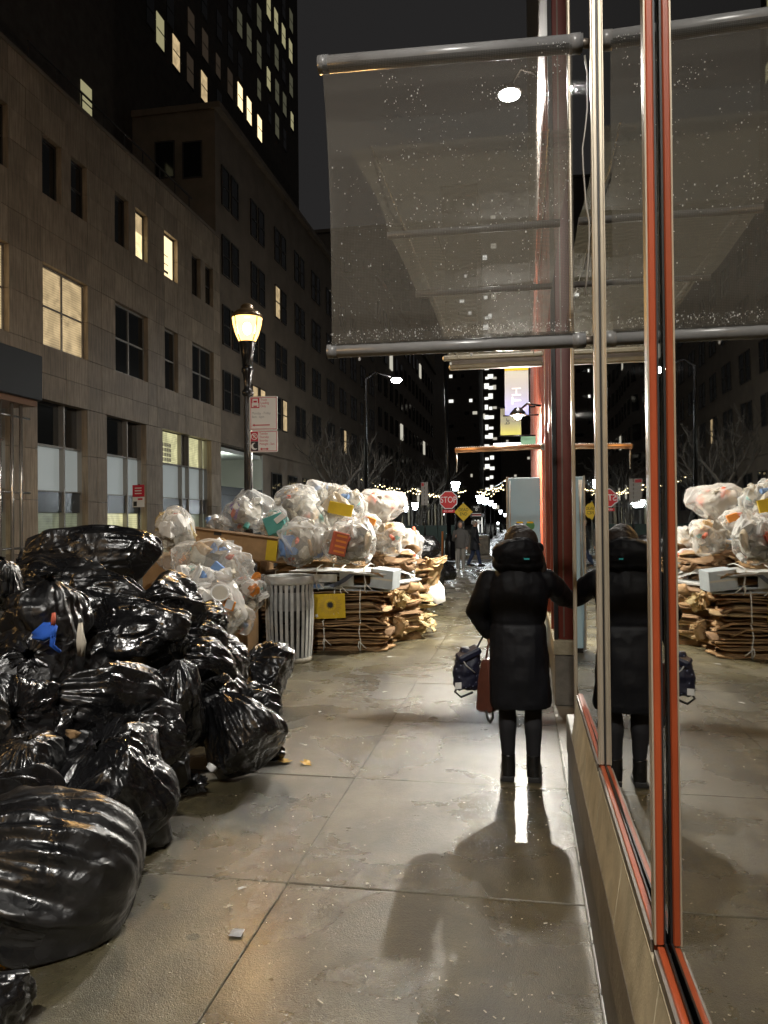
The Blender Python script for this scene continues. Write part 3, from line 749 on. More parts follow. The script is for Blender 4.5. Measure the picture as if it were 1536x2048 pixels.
for a in winB:
    w = pane(a[0], a[1], 6.95, 9.42, a[2], nx=2 if a[1]-a[0] > 1.5 else 1)
    if a[2] == 'lit':
        B('blind', M['lit3'], -14.215, -14.213, a[0] + .06, a[1] - .06, 7.02, 7.30, w)
        B('ceiling_lamp', M['lit3'], -14.21, -14.208, a[1] - .8, a[1] - .55, 8.98, 9.03, w)
for a in winC:
    if a[3] is None: pane(a[0], a[1], 11.5, 13.3, a[2], nx=1, nz=1, dark=True)
    else:
        c = (a[0] + a[1]) / 2 + .02
        pane(a[0], c - .26, 11.5, 13.3, a[2], nx=1, nz=1, dark=True); wn_ = pane(c + .26, a[1], 11.5, 13.3, a[3], nx=1, nz=2 if a[3] == 'win' else 1, dark=True)
        B('stone_panel', M['stone'], -14.3, -14.0, c - .255, c + .255, 11.507, 13.293)
        if a[3] == 'lit2':
            B('red_chair', M['redbox'], -14.203, -14.201, c + .32, c + .6, 11.6, 12.1, wn_)
            B('blind', M['lit'], -14.203, -14.2, c + .33, a[1] - .07, 12.55, 13.22, wn_)
for zz, h in ((11.75, .10), (12.1, .03), (12.45, .03)):
    B('shelf', M['dframe'], -14.203, -14.2, 28.8, 29.45, zz, zz + h)
B('parapet', M['stone2'], -14.45, -13.95, 14, 34.45, 15.005, 15.12)
for k in range(9):
    B('rail_post', M['dframe'], -14.3, -14.26, 20.5 + k*1.4, 20.54 + k*1.4, 15.125, 15.9)
B('hand_rail', M['dframe'], -14.31, -14.25, 20.5, 32, 15.905, 15.95)
# ground floor: piers and glazed bays
bays = [(16.3, 19.3, 'win'), (20.45, 23.1, 'win'), (24.3, 27.1, 'win'), (28.45, 33.3, 'shoplit')]
ed = [14.0] + [k for b in bays for k in b[:2]] + [34.45]
for k in range(0, len(ed), 2):
    y0, y1 = ed[k], ed[k+1]
    n = max(1, round((y1 - y0) / .7)); st = (y1 - y0) / n
    for i in range(n):
        for (z0, z1) in ((.0, .75), (.75, 2.3), (2.3, 3.8), (3.8, 5.315)):
            B('stone_panel', M['stone2'] if z1 < .8 else M['stone'], -14.3, -14.0 + rnd.uniform(-.005, .005), y0 + i*st + .007, y0 + (i+1)*st - .007, z0 + .007, z1 - .007)
for y0, y1, top in bays:
    n = 2 if y1 - y0 < 3.2 else 4
    if top == 'shoplit': cells = [(28.45, 30.6, 'shoplit'), (30.68, 31.3, 'win'), (31.38, 32.75, 'shoplit'), (32.83, 33.3, 'shoplit')]
    else:
        m_ = y0 + (y1-y0)*.62; cells = [(y0, m_, top), (m_ + .08, y1, top)]
    for a, b, t in cells:
        q = B('upper_light', M[t], -14.42, -14.40, a, b, 4.02, 5.30)
        if t == 'shoplit' and b - a > 2:
            for r_ in range(4):
                for c_ in range(5): B('picture', M['cream_p'], -14.398, -14.396, a + .5 + c_*.22, a + .66 + c_*.22, 4.1 + r_*.2, 4.25 + r_*.2, q)
        B('frosted_panel', M['frost'], -14.40, -14.38, a, b, 2.62, 3.95)
        B('slate_band', M['slate'], -14.38, -14.30, a, b, 1.95, 2.58)
        B('lower_light', M['shopglow'] if y0 != 24.3 else M['shoplit'], -14.42, -14.40, a, b, .25, 1.93)
        B('glazing_bar', M['frame'], -14.40, -14.22, b + .003, b + .075, .2, 5.31)
    B('transom', M['frame'], -14.38, -14.24, y0, y1, 3.955, 4.015)
    B('transom', M['frame'], -14.37, -14.25, y0, y1, 2.585, 2.615)
    B('base_panel', M['stone2'], -14.4, -14.2, y0, y1, 0, .245)
    B('glazing_bar', M['frame'], -14.40, -14.22, y0, y0 + .07, .2, 5.30)
# entrance canopy with posts at the near end
ec = thing('entrance_canopy', 'slate blue entrance canopy on bright metal posts across the road', 'canopy', (-13.2, 16.05, 0))
MB().box(-.75, 1.0, -3.2, 2.0, 4.78, 5.95).build('fascia', M['fascia'], ec, bevel=.02)
MB().box(-.75, .9, -3.1, 1.9, 4.62, 4.775).build('soffit', mat('copper_soffit', (.22, .12, .07), .5, metal=.4), ec)
for (xx, yy2) in ((.75, .65), (.75, 1.1), (.75, 1.45)):
    MB().tube([(xx, yy2, 0), (xx, yy2, 4.62)], .045, 10).build('post', mat('steel_post', (.45, .42, .38), .25, metal=.8) if yy2 == .65 else bpy.data.materials['steel_post'], ec, True)
for zz in (1.0, 2.4, 4.3): MB().tube([(.75, -.6, zz), (.75, 1.8, zz)], .03, 8).build('cross_bar', bpy.data.materials['steel_post'], ec, True)
# taller wing set further along, same street line
wg = thing('taller_stone_wing', 'taller dark stone wing beyond the office building with paired windows', 'building', (XB, 45, 0))
def Wg(name, m, x0, x1, y0, y1, z0, z1, par=None, bevel=0):
    return MB().box(x0 - XB, x1 - XB, y0 - 45, y1 - 45, z0, z1).build(name, m, par or wg, bevel=bevel)
Wg('wall', M['stone2'], -26, -14.25, 34.6, 75, 5.3, 21.3)
Wg('wall', M['stone2'], -26, -14.25, 41.0, 75, 0, 5.29)
Wg('cornice', M['stone2'], -26, -13.95, 34.5, 75, 21.305, 21.6)
Wg('string_course', M['stone2'], -14.249, -14.1, 34.6, 75, 5.35, 5.6)
rw = random.Random(11)
yy = 35.3
while yy < 74:
    for zi, z0 in enumerate((7.0, 10.2, 13.6, 17.0)):
        for dy in (0, 1.25):
            lit = (zi == 0 and 38 < yy < 46 and rw.random() < .8) or rw.random() < .03
            pane(yy + dy, yy + dy + .95, z0, z0 + 1.95, 'lit' if lit else 'win', wg, 1, 2, -14.20, Wg, True)
    yy += 4.05
yy = 42.5
while yy < 74:
    pane(yy, yy + 1.9, 2.1, 4.4, 'win', wg, 2, 1, -14.20, Wg, True); yy += 3.2
# windows on its end face above the lower roof
for px0, px1 in ((310, 350), (365, 405)):
    p0 = ony(px0, 285, 34.6); p1 = ony(px1, 355, 34.6)
    w = MB().box(p0.x - XB, p1.x - XB, 34.57-45, 34.598-45, p1.z, p0.z).build('end_window', M['win'], wg)
    for a, b, c, d_ in ((p0.x, p1.x, p0.z - .06, p0.z), (p0.x, p1.x, p1.z, p1.z + .06), (p0.x, p0.x + .06, p1.z + .061, p0.z - .061), (p1.x - .06, p1.x, p1.z + .061, p0.z - .061)):
        MB().box(a - XB, b - XB, 34.54-45, 34.569-45, c, d_).build('bar', M['dframe'], w)
# loading bay with a bright ceiling lamp
lb = thing('loading_bay', 'open loading bay under a bright ceiling lamp across the road', 'loading bay', (-14.2, 37.7, 0))
MB().box(-7, -6.9, -3.2, 3.28, 0, 5.2).build('back_wall', M['plinth'], lb)
MB().box(-6.9, .0, 3.1, 3.28, 0, 5.2).build('side_wall', mat('pale_tile', (.33, .35, .31), .4), lb)
MB().box(-6.9, .0, -3.2, -3.1, 0, 5.2).build('side_wall', M['plinth'], lb)
MB().box(-6.9, -.1, -3.1, 3.1, 5.0, 5.2).build('ceiling', mat('white_soffit', (.55, .58, .55), .5), lb)
MB().box(-.5, .0, -3.1, 3.1, 2.9, 3.3).build('roller_door', M['slate'], lb)
MB().box(-.45, -.05, -3.1, 3.1, 0, 2.89).build('roller_door', M['slate'], lb)
MB().box(-1.0, -.75, -2.4, -1.4, 4.0, 4.18).build('ceiling_lamp', glow('bay_lamp', (.93, 1, .9), 60), lb)
# tower behind
XT = -18.5
tw = thing('brick_tower', 'tall dark brick tower with scattered lit windows behind the stone building', 'building', (XT, 45, 0))
def T(name, m, x0, x1, y0, y1, z0, z1): return MB().box(x0 - XT, x1 - XT, y0 - 45, y1 - 45, z0, z1).build(name, m, tw)
yend = onx(597, 300, XT).y
T('wall', M['brick'], -50, XT, 14, yend, 0, 110)
for px, py, m, s in [(320,64,'littower',1),(352,107,'lit',1),(380,142,'litred',1),(408,176,'lit',1),(382,52,'litred',1),(410,92,'litred',1),(436,133,'litred',.8),(460,168,'litred',1),
    (480,195,'lit3',1),(498,223,'lit3',1),(519,258,'lit3',1),(408,6,'win',1),(460,13,'win',1),(479,47,'littower2',1),(498,77,'littower2',1),(518,110,'littower2',1),(537,159,'littower',.9),
    (498,9,'win',1),(518,37,'littower2',1),(536,88,'win',1),(553,116,'littower2',1),(537,15,'littower',1),(552,43,'littower',1),(567,73,'littower',1),(581,103,'littower',1),
    (567,15,'win',1),(582,43,'littower2',1),(567,142,'win',1),(582,172,'littower2',1),(554,185,'littower2',1),(569,210,'littower2',1),(539,228,'win',.8),(554,253,'littower2',1),
    (569,279,'win',.9),(584,243,'littower',.8),(518,180,'littower2',.8),(172,208,'littower',1.0),(438,52,'win',1),(460,92,'win',1),(480,133,'win',1),(300,20,'win',1),(340,20,'win',1),(438,210,'win',1)]:
    p = onx(px, py, XT); hy, hz = .42*s, .85*s
    w = T('window', M['dframe'], XT + .002, XT + .05, p.y - hy - .08, p.y + hy + .08, p.z - hz - .08, p.z - hz)
    MB().box(.002, .03, p.y - 45 - hy, p.y - 45 + hy, p.z - hz + .001, p.z + hz).build('pane', M[m], w)
    MB().box(.031, .045, p.y - 45 - hy, p.y - 45 + hy, p.z - .03, p.z + .03).build('bar', M['dframe'], w)

# ================================================================== FAR BACKGROUND
def far_block(label, x0, x1, y0, y1, h, lights, name='apartment_block', m='brick', seed=1):
    b = thing(name, label, 'building', ((x0+x1)/2, (y0+y1)/2, 0)); cx, cy = b.location.x, b.location.y
    MB().box(x0-cx, x1-cx, y0-cy, y1-cy, 0, h).build('wall', M[m], b)
    MB().box(x0-cx-.3, x1-cx+.3, y0-cy-.3, y1-cy+.3, h + .005, h + .6).build('cornice', M[m], b)
    for (X, Y, z, w, hh, mm, face) in lights:
        if face == 'y': q = MB().box(X-cx-w/2, X-cx+w/2, y0-cy-.12, y0-cy-.002, z, z+hh)
        else: q = MB().box(x1-cx+.002, x1-cx+.12, Y-cy-w/2, Y-cy+w/2, z, z+hh)
        q.build('window', M[mm], b)
    return b
rf = random.Random(5)
L_ = []
for k in range(14):
    for zz in range(6):
        L_.append((0, 78 + k*3.6, 4 + zz*3.6, 1.5, 1.9, 'litfar' if rf.random() < .025 else 'win', 'x'))
far_block('long dark apartment block past the stone wing, nearly unlit', -30, -14.4, 76, 130, 26, L_, m='stone2')
# pale-topped building left of the far lamp
L_ = []
for k in range(6):
    for zz in range(12): L_.append((-33 + k*3.4, 0, 5 + zz*3.6, 1.5, 1.9, 'litfar' if rf.random() < .06 else 'win', 'y'))
far_block('dark apartment block closing the street on the far side', -36, -14.5, 131, 150, 52, L_, m='stone2')
L_ = []
p0 = ony(888, 900, 210); p1 = ony(958, 900, 210)
for k in range(8):
    for zz in range(24):
        if rf.random() < .2: L_.append((p0.x + 1 + k*(p1.x-p0.x-2)/7, 0, 6 + zz*3.4, rf.choice((.5, .8, 1.2)), .8, rf.choice(('litfar', 'litwhite', 'win', 'win')), 'y'))
far_block('far dark tower dotted with small lights beside the stop sign pole', p0.x, p1.x, 210, 235, 92, L_)
p0 = ony(958, 900, 240); p1 = ony(1002, 900, 240)
L_ = []
for zz in range(30):
    z_ = 4 + zz*3.1
    for k in range(4):
        bright = 1 <= k <= 2 and z_ > 8
        if bright and z_ < 50 and rf.random() < .97 or rf.random() < .25:
            L_.append((p0.x + .9 + (p1.x-p0.x-1.8)*(k + rf.uniform(.2, .5))/4, 0, z_ + rf.uniform(0, .5), rf.uniform(.9, 1.7), rf.uniform(.7, 1.7), 'litwhite' if bright else 'litfar', 'y'))
far_block('slim far tower with a bright column of white windows', p0.x, p1.x, 240, 262, 56, L_)
p0 = ony(1003, 900, 200); p1 = ony(1120, 900, 200)
far_block('dark far building behind the shopfront corner', p0.x, p1.x, 200, 230, 40, [(p0.x + 1 + rf.random()*8, 0, 4 + rf.random()*30, .6, .6, 'litfar', 'y') for k in range(8)])

# post-top lamps along the promenade
def post_lamp_parts(root, h, m, s=1.0):
    MB().lathe([(.13*s, 0), (.12*s, .5), (.06*s, .6), (.045*s, h - .3), (.08*s, h - .2), (.06*s, h - .12)], 10).build('post', M['iron'], root, True)
    MB().lathe([(.09*s, h - .1), (.17*s, h + .25), (.16*s, h + .30)], 10).build('lantern', M[m], root, True)
    MB().lathe([(.19*s, h + .305), (.12*s, h + .40), (.03*s, h + .46)], 10).build('cap', M['iron'], root, True)
spots = [(911, 972, 40, 'lampfar', 'post lamp glowing just above the stop sign'), (960, 998, 44, 'lampfar', 'larger post lamp right of the yellow diamond sign'),
         (970, 1002, 52, 'lampfar', 'post lamp overlapping the largest one in the promenade row'), (981, 1006, 62, 'lampfarsmall', 'third post lamp along the promenade row'),
         (989, 1012, 74, 'lampfarsmall', 'fourth post lamp far along the promenade row'), (1001, 1024, 90, 'lampfarsmall', 'fifth post lamp far along the promenade row'),
         (1010, 1030, 112, 'lampfarsmall', 'last tiny post lamp far along the promenade row'), (812, 1018, 60, 'lampfarsmall', 'faint post lamp behind the clear bags'),
         (830, 1012, 48, 'lampfar', 'post lamp among bare trees beside the clear bags'), (886, 1025, 70, 'lampfarsmall', 'small post lamp behind the stop sign pole'),
         (996, 1052, 130, 'lampfarsmall', 'low distant lamp near the end of the promenade')]
for px, py, Y, m, lab in spots:
    p = ony(px, py, Y); r = thing('post_lamp', lab, 'lamp', (p.x, Y, -.01), 0, 'white post lamps around the promenade')
    post_lamp_parts(r, max(.6, p.z - .1), m, 1.3 if m == 'lampfar' else 1.1)
# cobra style street light on a tall pole
p = ony(793, 760, 38)
r = thing('tall_street_light', 'tall street light glaring white over the far road', 'street light', (p.x - 1.6, 38, -.1))
MB().tube([(0, 0, 0), (0, 0, p.z + .2), (.5, 0, p.z + .55), (1.4, 0, p.z + .25)], [.11, .07, .05, .04], 10).build('pole', M['iron'], r, True)
MB().sphere((1.6, 0, p.z + .18), (.3, .14, .08), 12, 8).build('head', M['steel'], r, True)
MB().sphere((1.6, 0, p.z + .09), (.26, .2, .14), 14, 8).build('lens', glow('street_lens', (1, .96, .9), 260), r, True)
# string lights
def string_light(label, a, b, sag, n, seed):
    a, b = Vector(a), Vector(b); r_ = random.Random(seed); st = thing('string_lights', label, 'string lights', a)
    pts = [a.lerp(b, k/n) + Vector((0, 0, -sag*4*(k/n)*(1-k/n))) - a for k in range(n + 1)]
    MB().tube(pts, .012, 4).build('cable', M['iron'], st)
    me = None
    for k in range(n):
        if me is None: o = MB().sphere((0, 0, 0), .032, 6, 4).build('bulb', M['bulb'], st); me = o.data
        else: o = obj('bulb', me, st)
        o.location = pts[k] + Vector((0, 0, -.07 + r_.uniform(-.16, .05)))
string_light('string of warm bulbs climbing left towards the bare trees', ony(718, 956, 58), ony(845, 984, 46), .12, 26, 1)
string_light('string of warm bulbs dipping behind the stop sign', ony(835, 980, 44), ony(935, 972, 46), .35, 22, 2)
string_light('doubled string of warm bulbs just left of the pole', ony(825, 972, 50), ony(925, 985, 46), .3, 16, 3)
string_light('string of warm bulbs rising towards the pale cabinet', ony(955, 978, 48), ony(1014, 957, 40), .22, 16, 4)
string_light('shorter string of warm bulbs over the promenade lamps', ony(958, 985, 52), ony(1012, 968, 44), .25, 12, 5)

# bare trees
def bare_tree(label, x, y, h, seed):
    r_ = random.Random(seed); t = thing('bare_tree', label, 'tree', (x, y, -.02), 0, 'bare street trees beyond the corner')
    tm = MB(); cm = MB()
    def grow(p, d, L, rad, lvl, mb):
        pts = [p]; q = p.copy(); dd = d.copy(); n = 4
        for k in range(n):
            dd = (dd + Vector((r_.uniform(-.22, .22), r_.uniform(-.22, .22), r_.uniform(-.05, .16)))).normalized()
            q = q + dd * L / n; pts.append(q.copy())
        mb.tube(pts, [rad * (1 - .45*k/n) for k in range(n + 1)], 6 if lvl < 2 else 4)
        if lvl < 4:
            for c in range(3 if lvl else 4):
                k = r_.choice((2, 3, 4)); ang = r_.uniform(0, 2*PI)
                nd = (dd + Vector((math.cos(ang), math.sin(ang), r_.uniform(.1, .6))) * r_.uniform(.5, .95)).normalized()
                grow(pts[k], nd, L * r_.uniform(.58, .8), rad * .52, lvl + 1, cm)
    grow(Vector((0, 0, 0)), Vector((r_.uniform(-.1, .1), 0, 1)), h * .36, h * .024, 0, tm)
    tm.build('trunk', M['bark'], t, True); cm.build('crown', M['bark'], t, True)
for k, (px, Y, h, lab) in enumerate([(660, 40, 8.5, 'bare tree rising directly behind the white bags'), (700, 46, 8.2, 'forked bare tree second along the far pavement'),
        (742, 52, 8.8, 'bare tree third along the far pavement'), (786, 58, 8.6, 'thin bare tree fourth along the far pavement'), (838, 54, 7.6, 'bare tree just left of the parking notice'), (868, 66, 8.4, 'furthest bare tree left of the stop sign')]):
    p = ony(px, 1050, Y); bare_tree(lab, p.x, Y, h, 20 + k)
# fence with vertical pickets behind the far corner
fn = thing('picket_fence', 'pale vertical picket fence glimpsed left of the stop sign', 'fence', ony(845, 1040, 62))
for k in range(16): MB().box(-2.0 + k*.27, -1.85 + k*.27, -.05, .05, -1.2, 1.3).build('picket', M['cream'] if k % 2 else M['grey'], fn)
MB().box(-2.1, 2.3, .06, .1, .9, 1.0).build('rail', M['grey'], fn)
hb = thing('site_hoarding', 'dark green hoarding along the far side of the cross street', 'hoarding', (-8.4, 44, 0))
for k in range(7): MB().box(-3.6 + k*1.2, -2.42 + k*1.2, -.03, .03, -.1, 1.25).build('panel', mat('dark_green_board', (.012, .03, .025), .5) if k == 0 else bpy.data.materials['dark_green_board'], hb)
# ================================================================== STREET LAMP
def street_lamp(loc, label):
    L0 = thing('street_lamp', label, 'street lamp', loc, 0, 'warm pole lamps along the kerb')
    # cast base and fluted shaft
    MB().lathe([(.20, 0), (.20, .10), (.165, .14), (.155, .5), (.13, .56), (.12, .95), (.095, 1.0), (.105, 1.03), (.105, 1.09), (.07, 1.13)], 20).build('base', M['iron'], L0, True)
    sh = MB(); v = []; f = []; n = 24
    zs = [1.13, 2.0, 3.0, 3.24]
    for k, z in enumerate(zs):
        for j in range(n):
            a = 2*PI*j/n; rr = (.058 - .012*k/3) * (1 if j % 2 else .86); v.append((rr*math.cos(a), rr*math.sin(a), z))
    for k in range(3):
        for j in range(n): a_, b_ = k*n + j, k*n + (j+1) % n; f.append((a_, b_, b_+n, a_+n))
    sh.add(v, f).build('shaft', M['iron'], L0)
    MB().lathe([(.048, 3.24), (.075, 3.27), (.075, 3.31), (.05, 3.34), (.044, 3.38), (.06, 3.52), (.078, 3.56), (.078, 3.60), (.062, 3.63)], 20).build('collar', M['iron'], L0, True)
    hd = MB().lathe([(.066, 3.63), (.082, 3.80), (.10, 3.92), (.115, 3.945)], 20).build('neck', M['iron'], L0, True)
    MB().lathe([(.105, 3.95), (.15, 4.05), (.182, 4.17), (.192, 4.25)], 24).build('lantern_glass', M['lampglass'], L0, True)
    MB().sphere((0, 0, 4.12), (.05, .05, .075), 14, 10).build('lamp_bulb', M['lampwarm'], L0, True)
    for k in range(4):
        a = PI/4 + k*PI/2 + .25
        MB().tube([(r_*math.cos(a), r_*math.sin(a), z) for r_, z in ((.112, 3.945), (.157, 4.05), (.189, 4.17), (.199, 4.255))], .007, 6).build('lantern_rib', M['iron'], L0, True)
    MB().lathe([(.20, 4.252), (.195, 4.29), (.15, 4.34), (.085, 4.37), (.085, 4.40), (.06, 4.43), (.02, 4.445)], 24).build('cap', mat('lamp_cap_bronze', (.10, .065, .03), .35, metal=.5) if 'lamp_cap_bronze' not in bpy.data.materials else bpy.data.materials['lamp_cap_bronze'], L0, True)
    return L0
lampA = street_lamp((-3.46, 9.42, -.005), 'black fluted lamp post with glowing warm lantern above the rubbish heap')
street_lamp((-3.46, -9.0, -.005), 'added black lamp post with warm lantern, unseen behind the viewer on the near kerb')  # out-of-view lamp added as warm fill for the foreground
street_lamp((-10.95, 3.0, -.005), 'added black lamp post with warm lantern, unseen on the far pavement outside the stone building')  # out-of-view lamp added to light the stone facade

# parking sign on the lamp post (two plates, one face)
ps = thing('parking_sign', 'white and red truck loading sign clamped to the lamp post', 'sign', (-3.40, 9.32, 3.22), R(6))
sw_, sh1, sh2 = .36, .43, .275
def plate(name, z1, h):
    p = MB()
    pts = []; r_ = .02
    for cx, cz, a0 in ((sw_-r_, -r_, 0), (r_, -r_, 90), (r_, -h+r_, 180), (sw_-r_, -h+r_, 270)):
        for k in range(5): a = R(a0 + k*22.5); pts.append((cx + r_*math.cos(a), z1 + cz + r_*math.sin(a)))
    return p.prism(pts, -.003, .003, 'y').build(name, M['white'], ps)
p1_ = plate('upper_plate', 0, sh1); p2_ = plate('lower_plate', -sh1 - .004, sh2)
def deco(par, m, *rects):
    for x0, x1, z0, z1 in rects: MB().box(x0, x1, -.006, -.0035, z0, z1).build('print', M[m], par)
def border(par, z1, h, m='signred'):
    t = .006; e = .012
    deco(par, m, (e, sw_-e, z1-e-t, z1-e), (e, sw_-e, z1-h+e, z1-h+e+t), (e, e+t, z1-h+e+t, z1-e-t), (sw_-e-t, sw_-e, z1-h+e+t, z1-e-t))
border(p1_, 0, sh1); border(p2_, -sh1-.004, sh2)
deco(p1_, 'signred', (.022, .128, -.148, -.022))
MB().box(.040, .110, -.009, -.0065, -.115, -.032).build('truck_mark', M['white'], p1_)
MB().box(.032, .118, -.0095, -.007, -.135, -.085).build('truck_mark', M['white'], p1_)
MB().box(.052, .098, -.012, -.0097, -.078, -.055).build('truck_mark', M['signred'], p1_)
MB().box(.052, .098, -.012, -.0097, -.132, -.118).build('truck_mark', M['signred'], p1_)
FR = Matrix.Rotation(R(90), 4, 'X')
def tx(par, body, x, z, size, m, sq=.82, al='LEFT'): return text('lettering', body, size, M[m], par, Matrix.Translation((x, -.0045, z)) @ FR, al, sq)
tx(p1_, 'Truck', .142, -.045, .042, 'signred'); tx(p1_, 'Loading', .142, -.085, .042, 'signred'); tx(p1_, 'Only', .142, -.125, .042, 'signred')
tx(p1_, 'Monday - Friday', .03, -.215, .045, 'greyink'); tx(p1_, '8am - 6pm', .03, -.26, .045, 'greyink')
def arrow(par, x0, x1, z, left=True, right=False):
    p = MB(); p.box(x0 + .02, x1 - (.02 if right else 0), -.0062, -.0036, z - .006, z + .006)
    if left: p.prism([(x0, z), (x0 + .028, z + .017), (x0 + .028, z - .017)], -.0064, -.0034, 'y')
    if right: p.prism([(x1, z), (x1 - .028, z - .017), (x1 - .028, z + .017)], -.0064, -.0034, 'y')
    p.build('arrow', M['signred'], par)
arrow(p1_, .035, .26, -.365)
zb = -sh1 - .004
deco(p2_, 'signred', (.012, .108, zb - .135, zb - .014)); MB().box(.012, .108, -.006, -.0035, zb - .262, zb - .137).build('night_panel', M['ink'], p2_)
MB().prism([(.060 + .043*math.cos(t*PI/12), zb - .075 + .043*math.sin(t*PI/12)) for t in range(24)], -.008, -.0062, 'y').build('ring', M['white'], p2_)
MB().prism([(.060 + .034*math.cos(t*PI/12), zb - .075 + .034*math.sin(t*PI/12)) for t in range(24)], -.0095, -.0082, 'y').build('disc', M['signred'], p2_)
text('lettering', 'P', .06, M['white'], p2_, Matrix.Translation((.061, -.0098, zb - .075)) @ FR, 'CENTER', 1)
MB().obox((.06, -.0115, zb - .075), (.078, .001, .009), (0, R(45), 0)).build('slash', M['white'], p2_)
cres = [(.062 + .045*math.cos(R(a)), zb - .20 + .045*math.sin(R(a))) for a in range(75, 316, 20)] + [(.078 + .036*math.cos(R(a)), zb - .193 + .036*math.sin(R(a))) for a in range(300, 85, -20)]
MB().prism(cres, -.008, -.0065, 'y').build('moon', M['white'], p2_)
for k, wd in enumerate(('Tuesday', 'Thursday', 'Saturday', 'Midnight - 3am')): tx(p2_, wd, .125, zb - .04 - k*.044, .04, 'signred', .8)
arrow(p2_, .13, .245, zb - .235, True, True)
for zz in (-.06, -.6): MB().tube([(.02, .006, zz), (.02, .03, zz)], .012, 8).build('clamp', M['steel'], ps, True)

# ================================================================== LITTER BIN with vertical slats
tb = thing('litter_bin', 'grey slatted steel litter bin standing in front of the lamp post', 'litter bin', (-2.71, 8.73, 0))
MB().lathe([(.255, 0), (.265, .01), (.262, .05), (.25, .055)], 36).build('bottom_ring', M['rust'], tb, True)
MB().lathe([(.285, .90), (.292, .92), (.292, .985), (.283, 1.0), (.268, .985), (.27, .92)], 36).build('top_ring', M['steel'], tb, True)
prof = [(.258, .045), (.272, .25), (.283, .5), (.287, .70), (.278, .82), (.284, .905)]
sm_ = MB(); n = 27; hw = .018
vv = []; ff = []
for k, (r_, z) in enumerate(prof):
    vv += [(r_, -hw*(.9 + .1*k/5), z), (r_, hw*(.9 + .1*k/5), z), (r_ - .008, hw, z), (r_ - .008, -hw, z)]
for k in range(len(prof) - 1):
    for j in range(4): a_, b_ = 4*k + j, 4*k + (j+1) % 4; ff.append((a_, b_, b_+4, a_+4))
first = MB().add(vv, ff).build('slat', M['steel'], tb, False)
for k in range(1, n): obj('slat', first.data, tb, (0, 0, rnd.uniform(-.006, .004)), (0, 0, 2*PI*k/n + rnd.uniform(-.012, .012)))
MB().lathe([(.235, .03), (.245, .4), (.258, .8), (.262, .93), (.25, .94), (.24, .88)], 30, cap=False).build('liner', M['black2'], tb, True)
MB().lathe([(.252, .60), (.266, .67), (.268, .72), (.262, .80), (.254, .83)], 30, cap=False).build('liner_fold', M['clear2'], tb, True)
MB().lathe([(.245, .62), (.05, .66), (.001, .68)], 20, cap=False).build('rubbish_fill', M['dark'], tb, True)

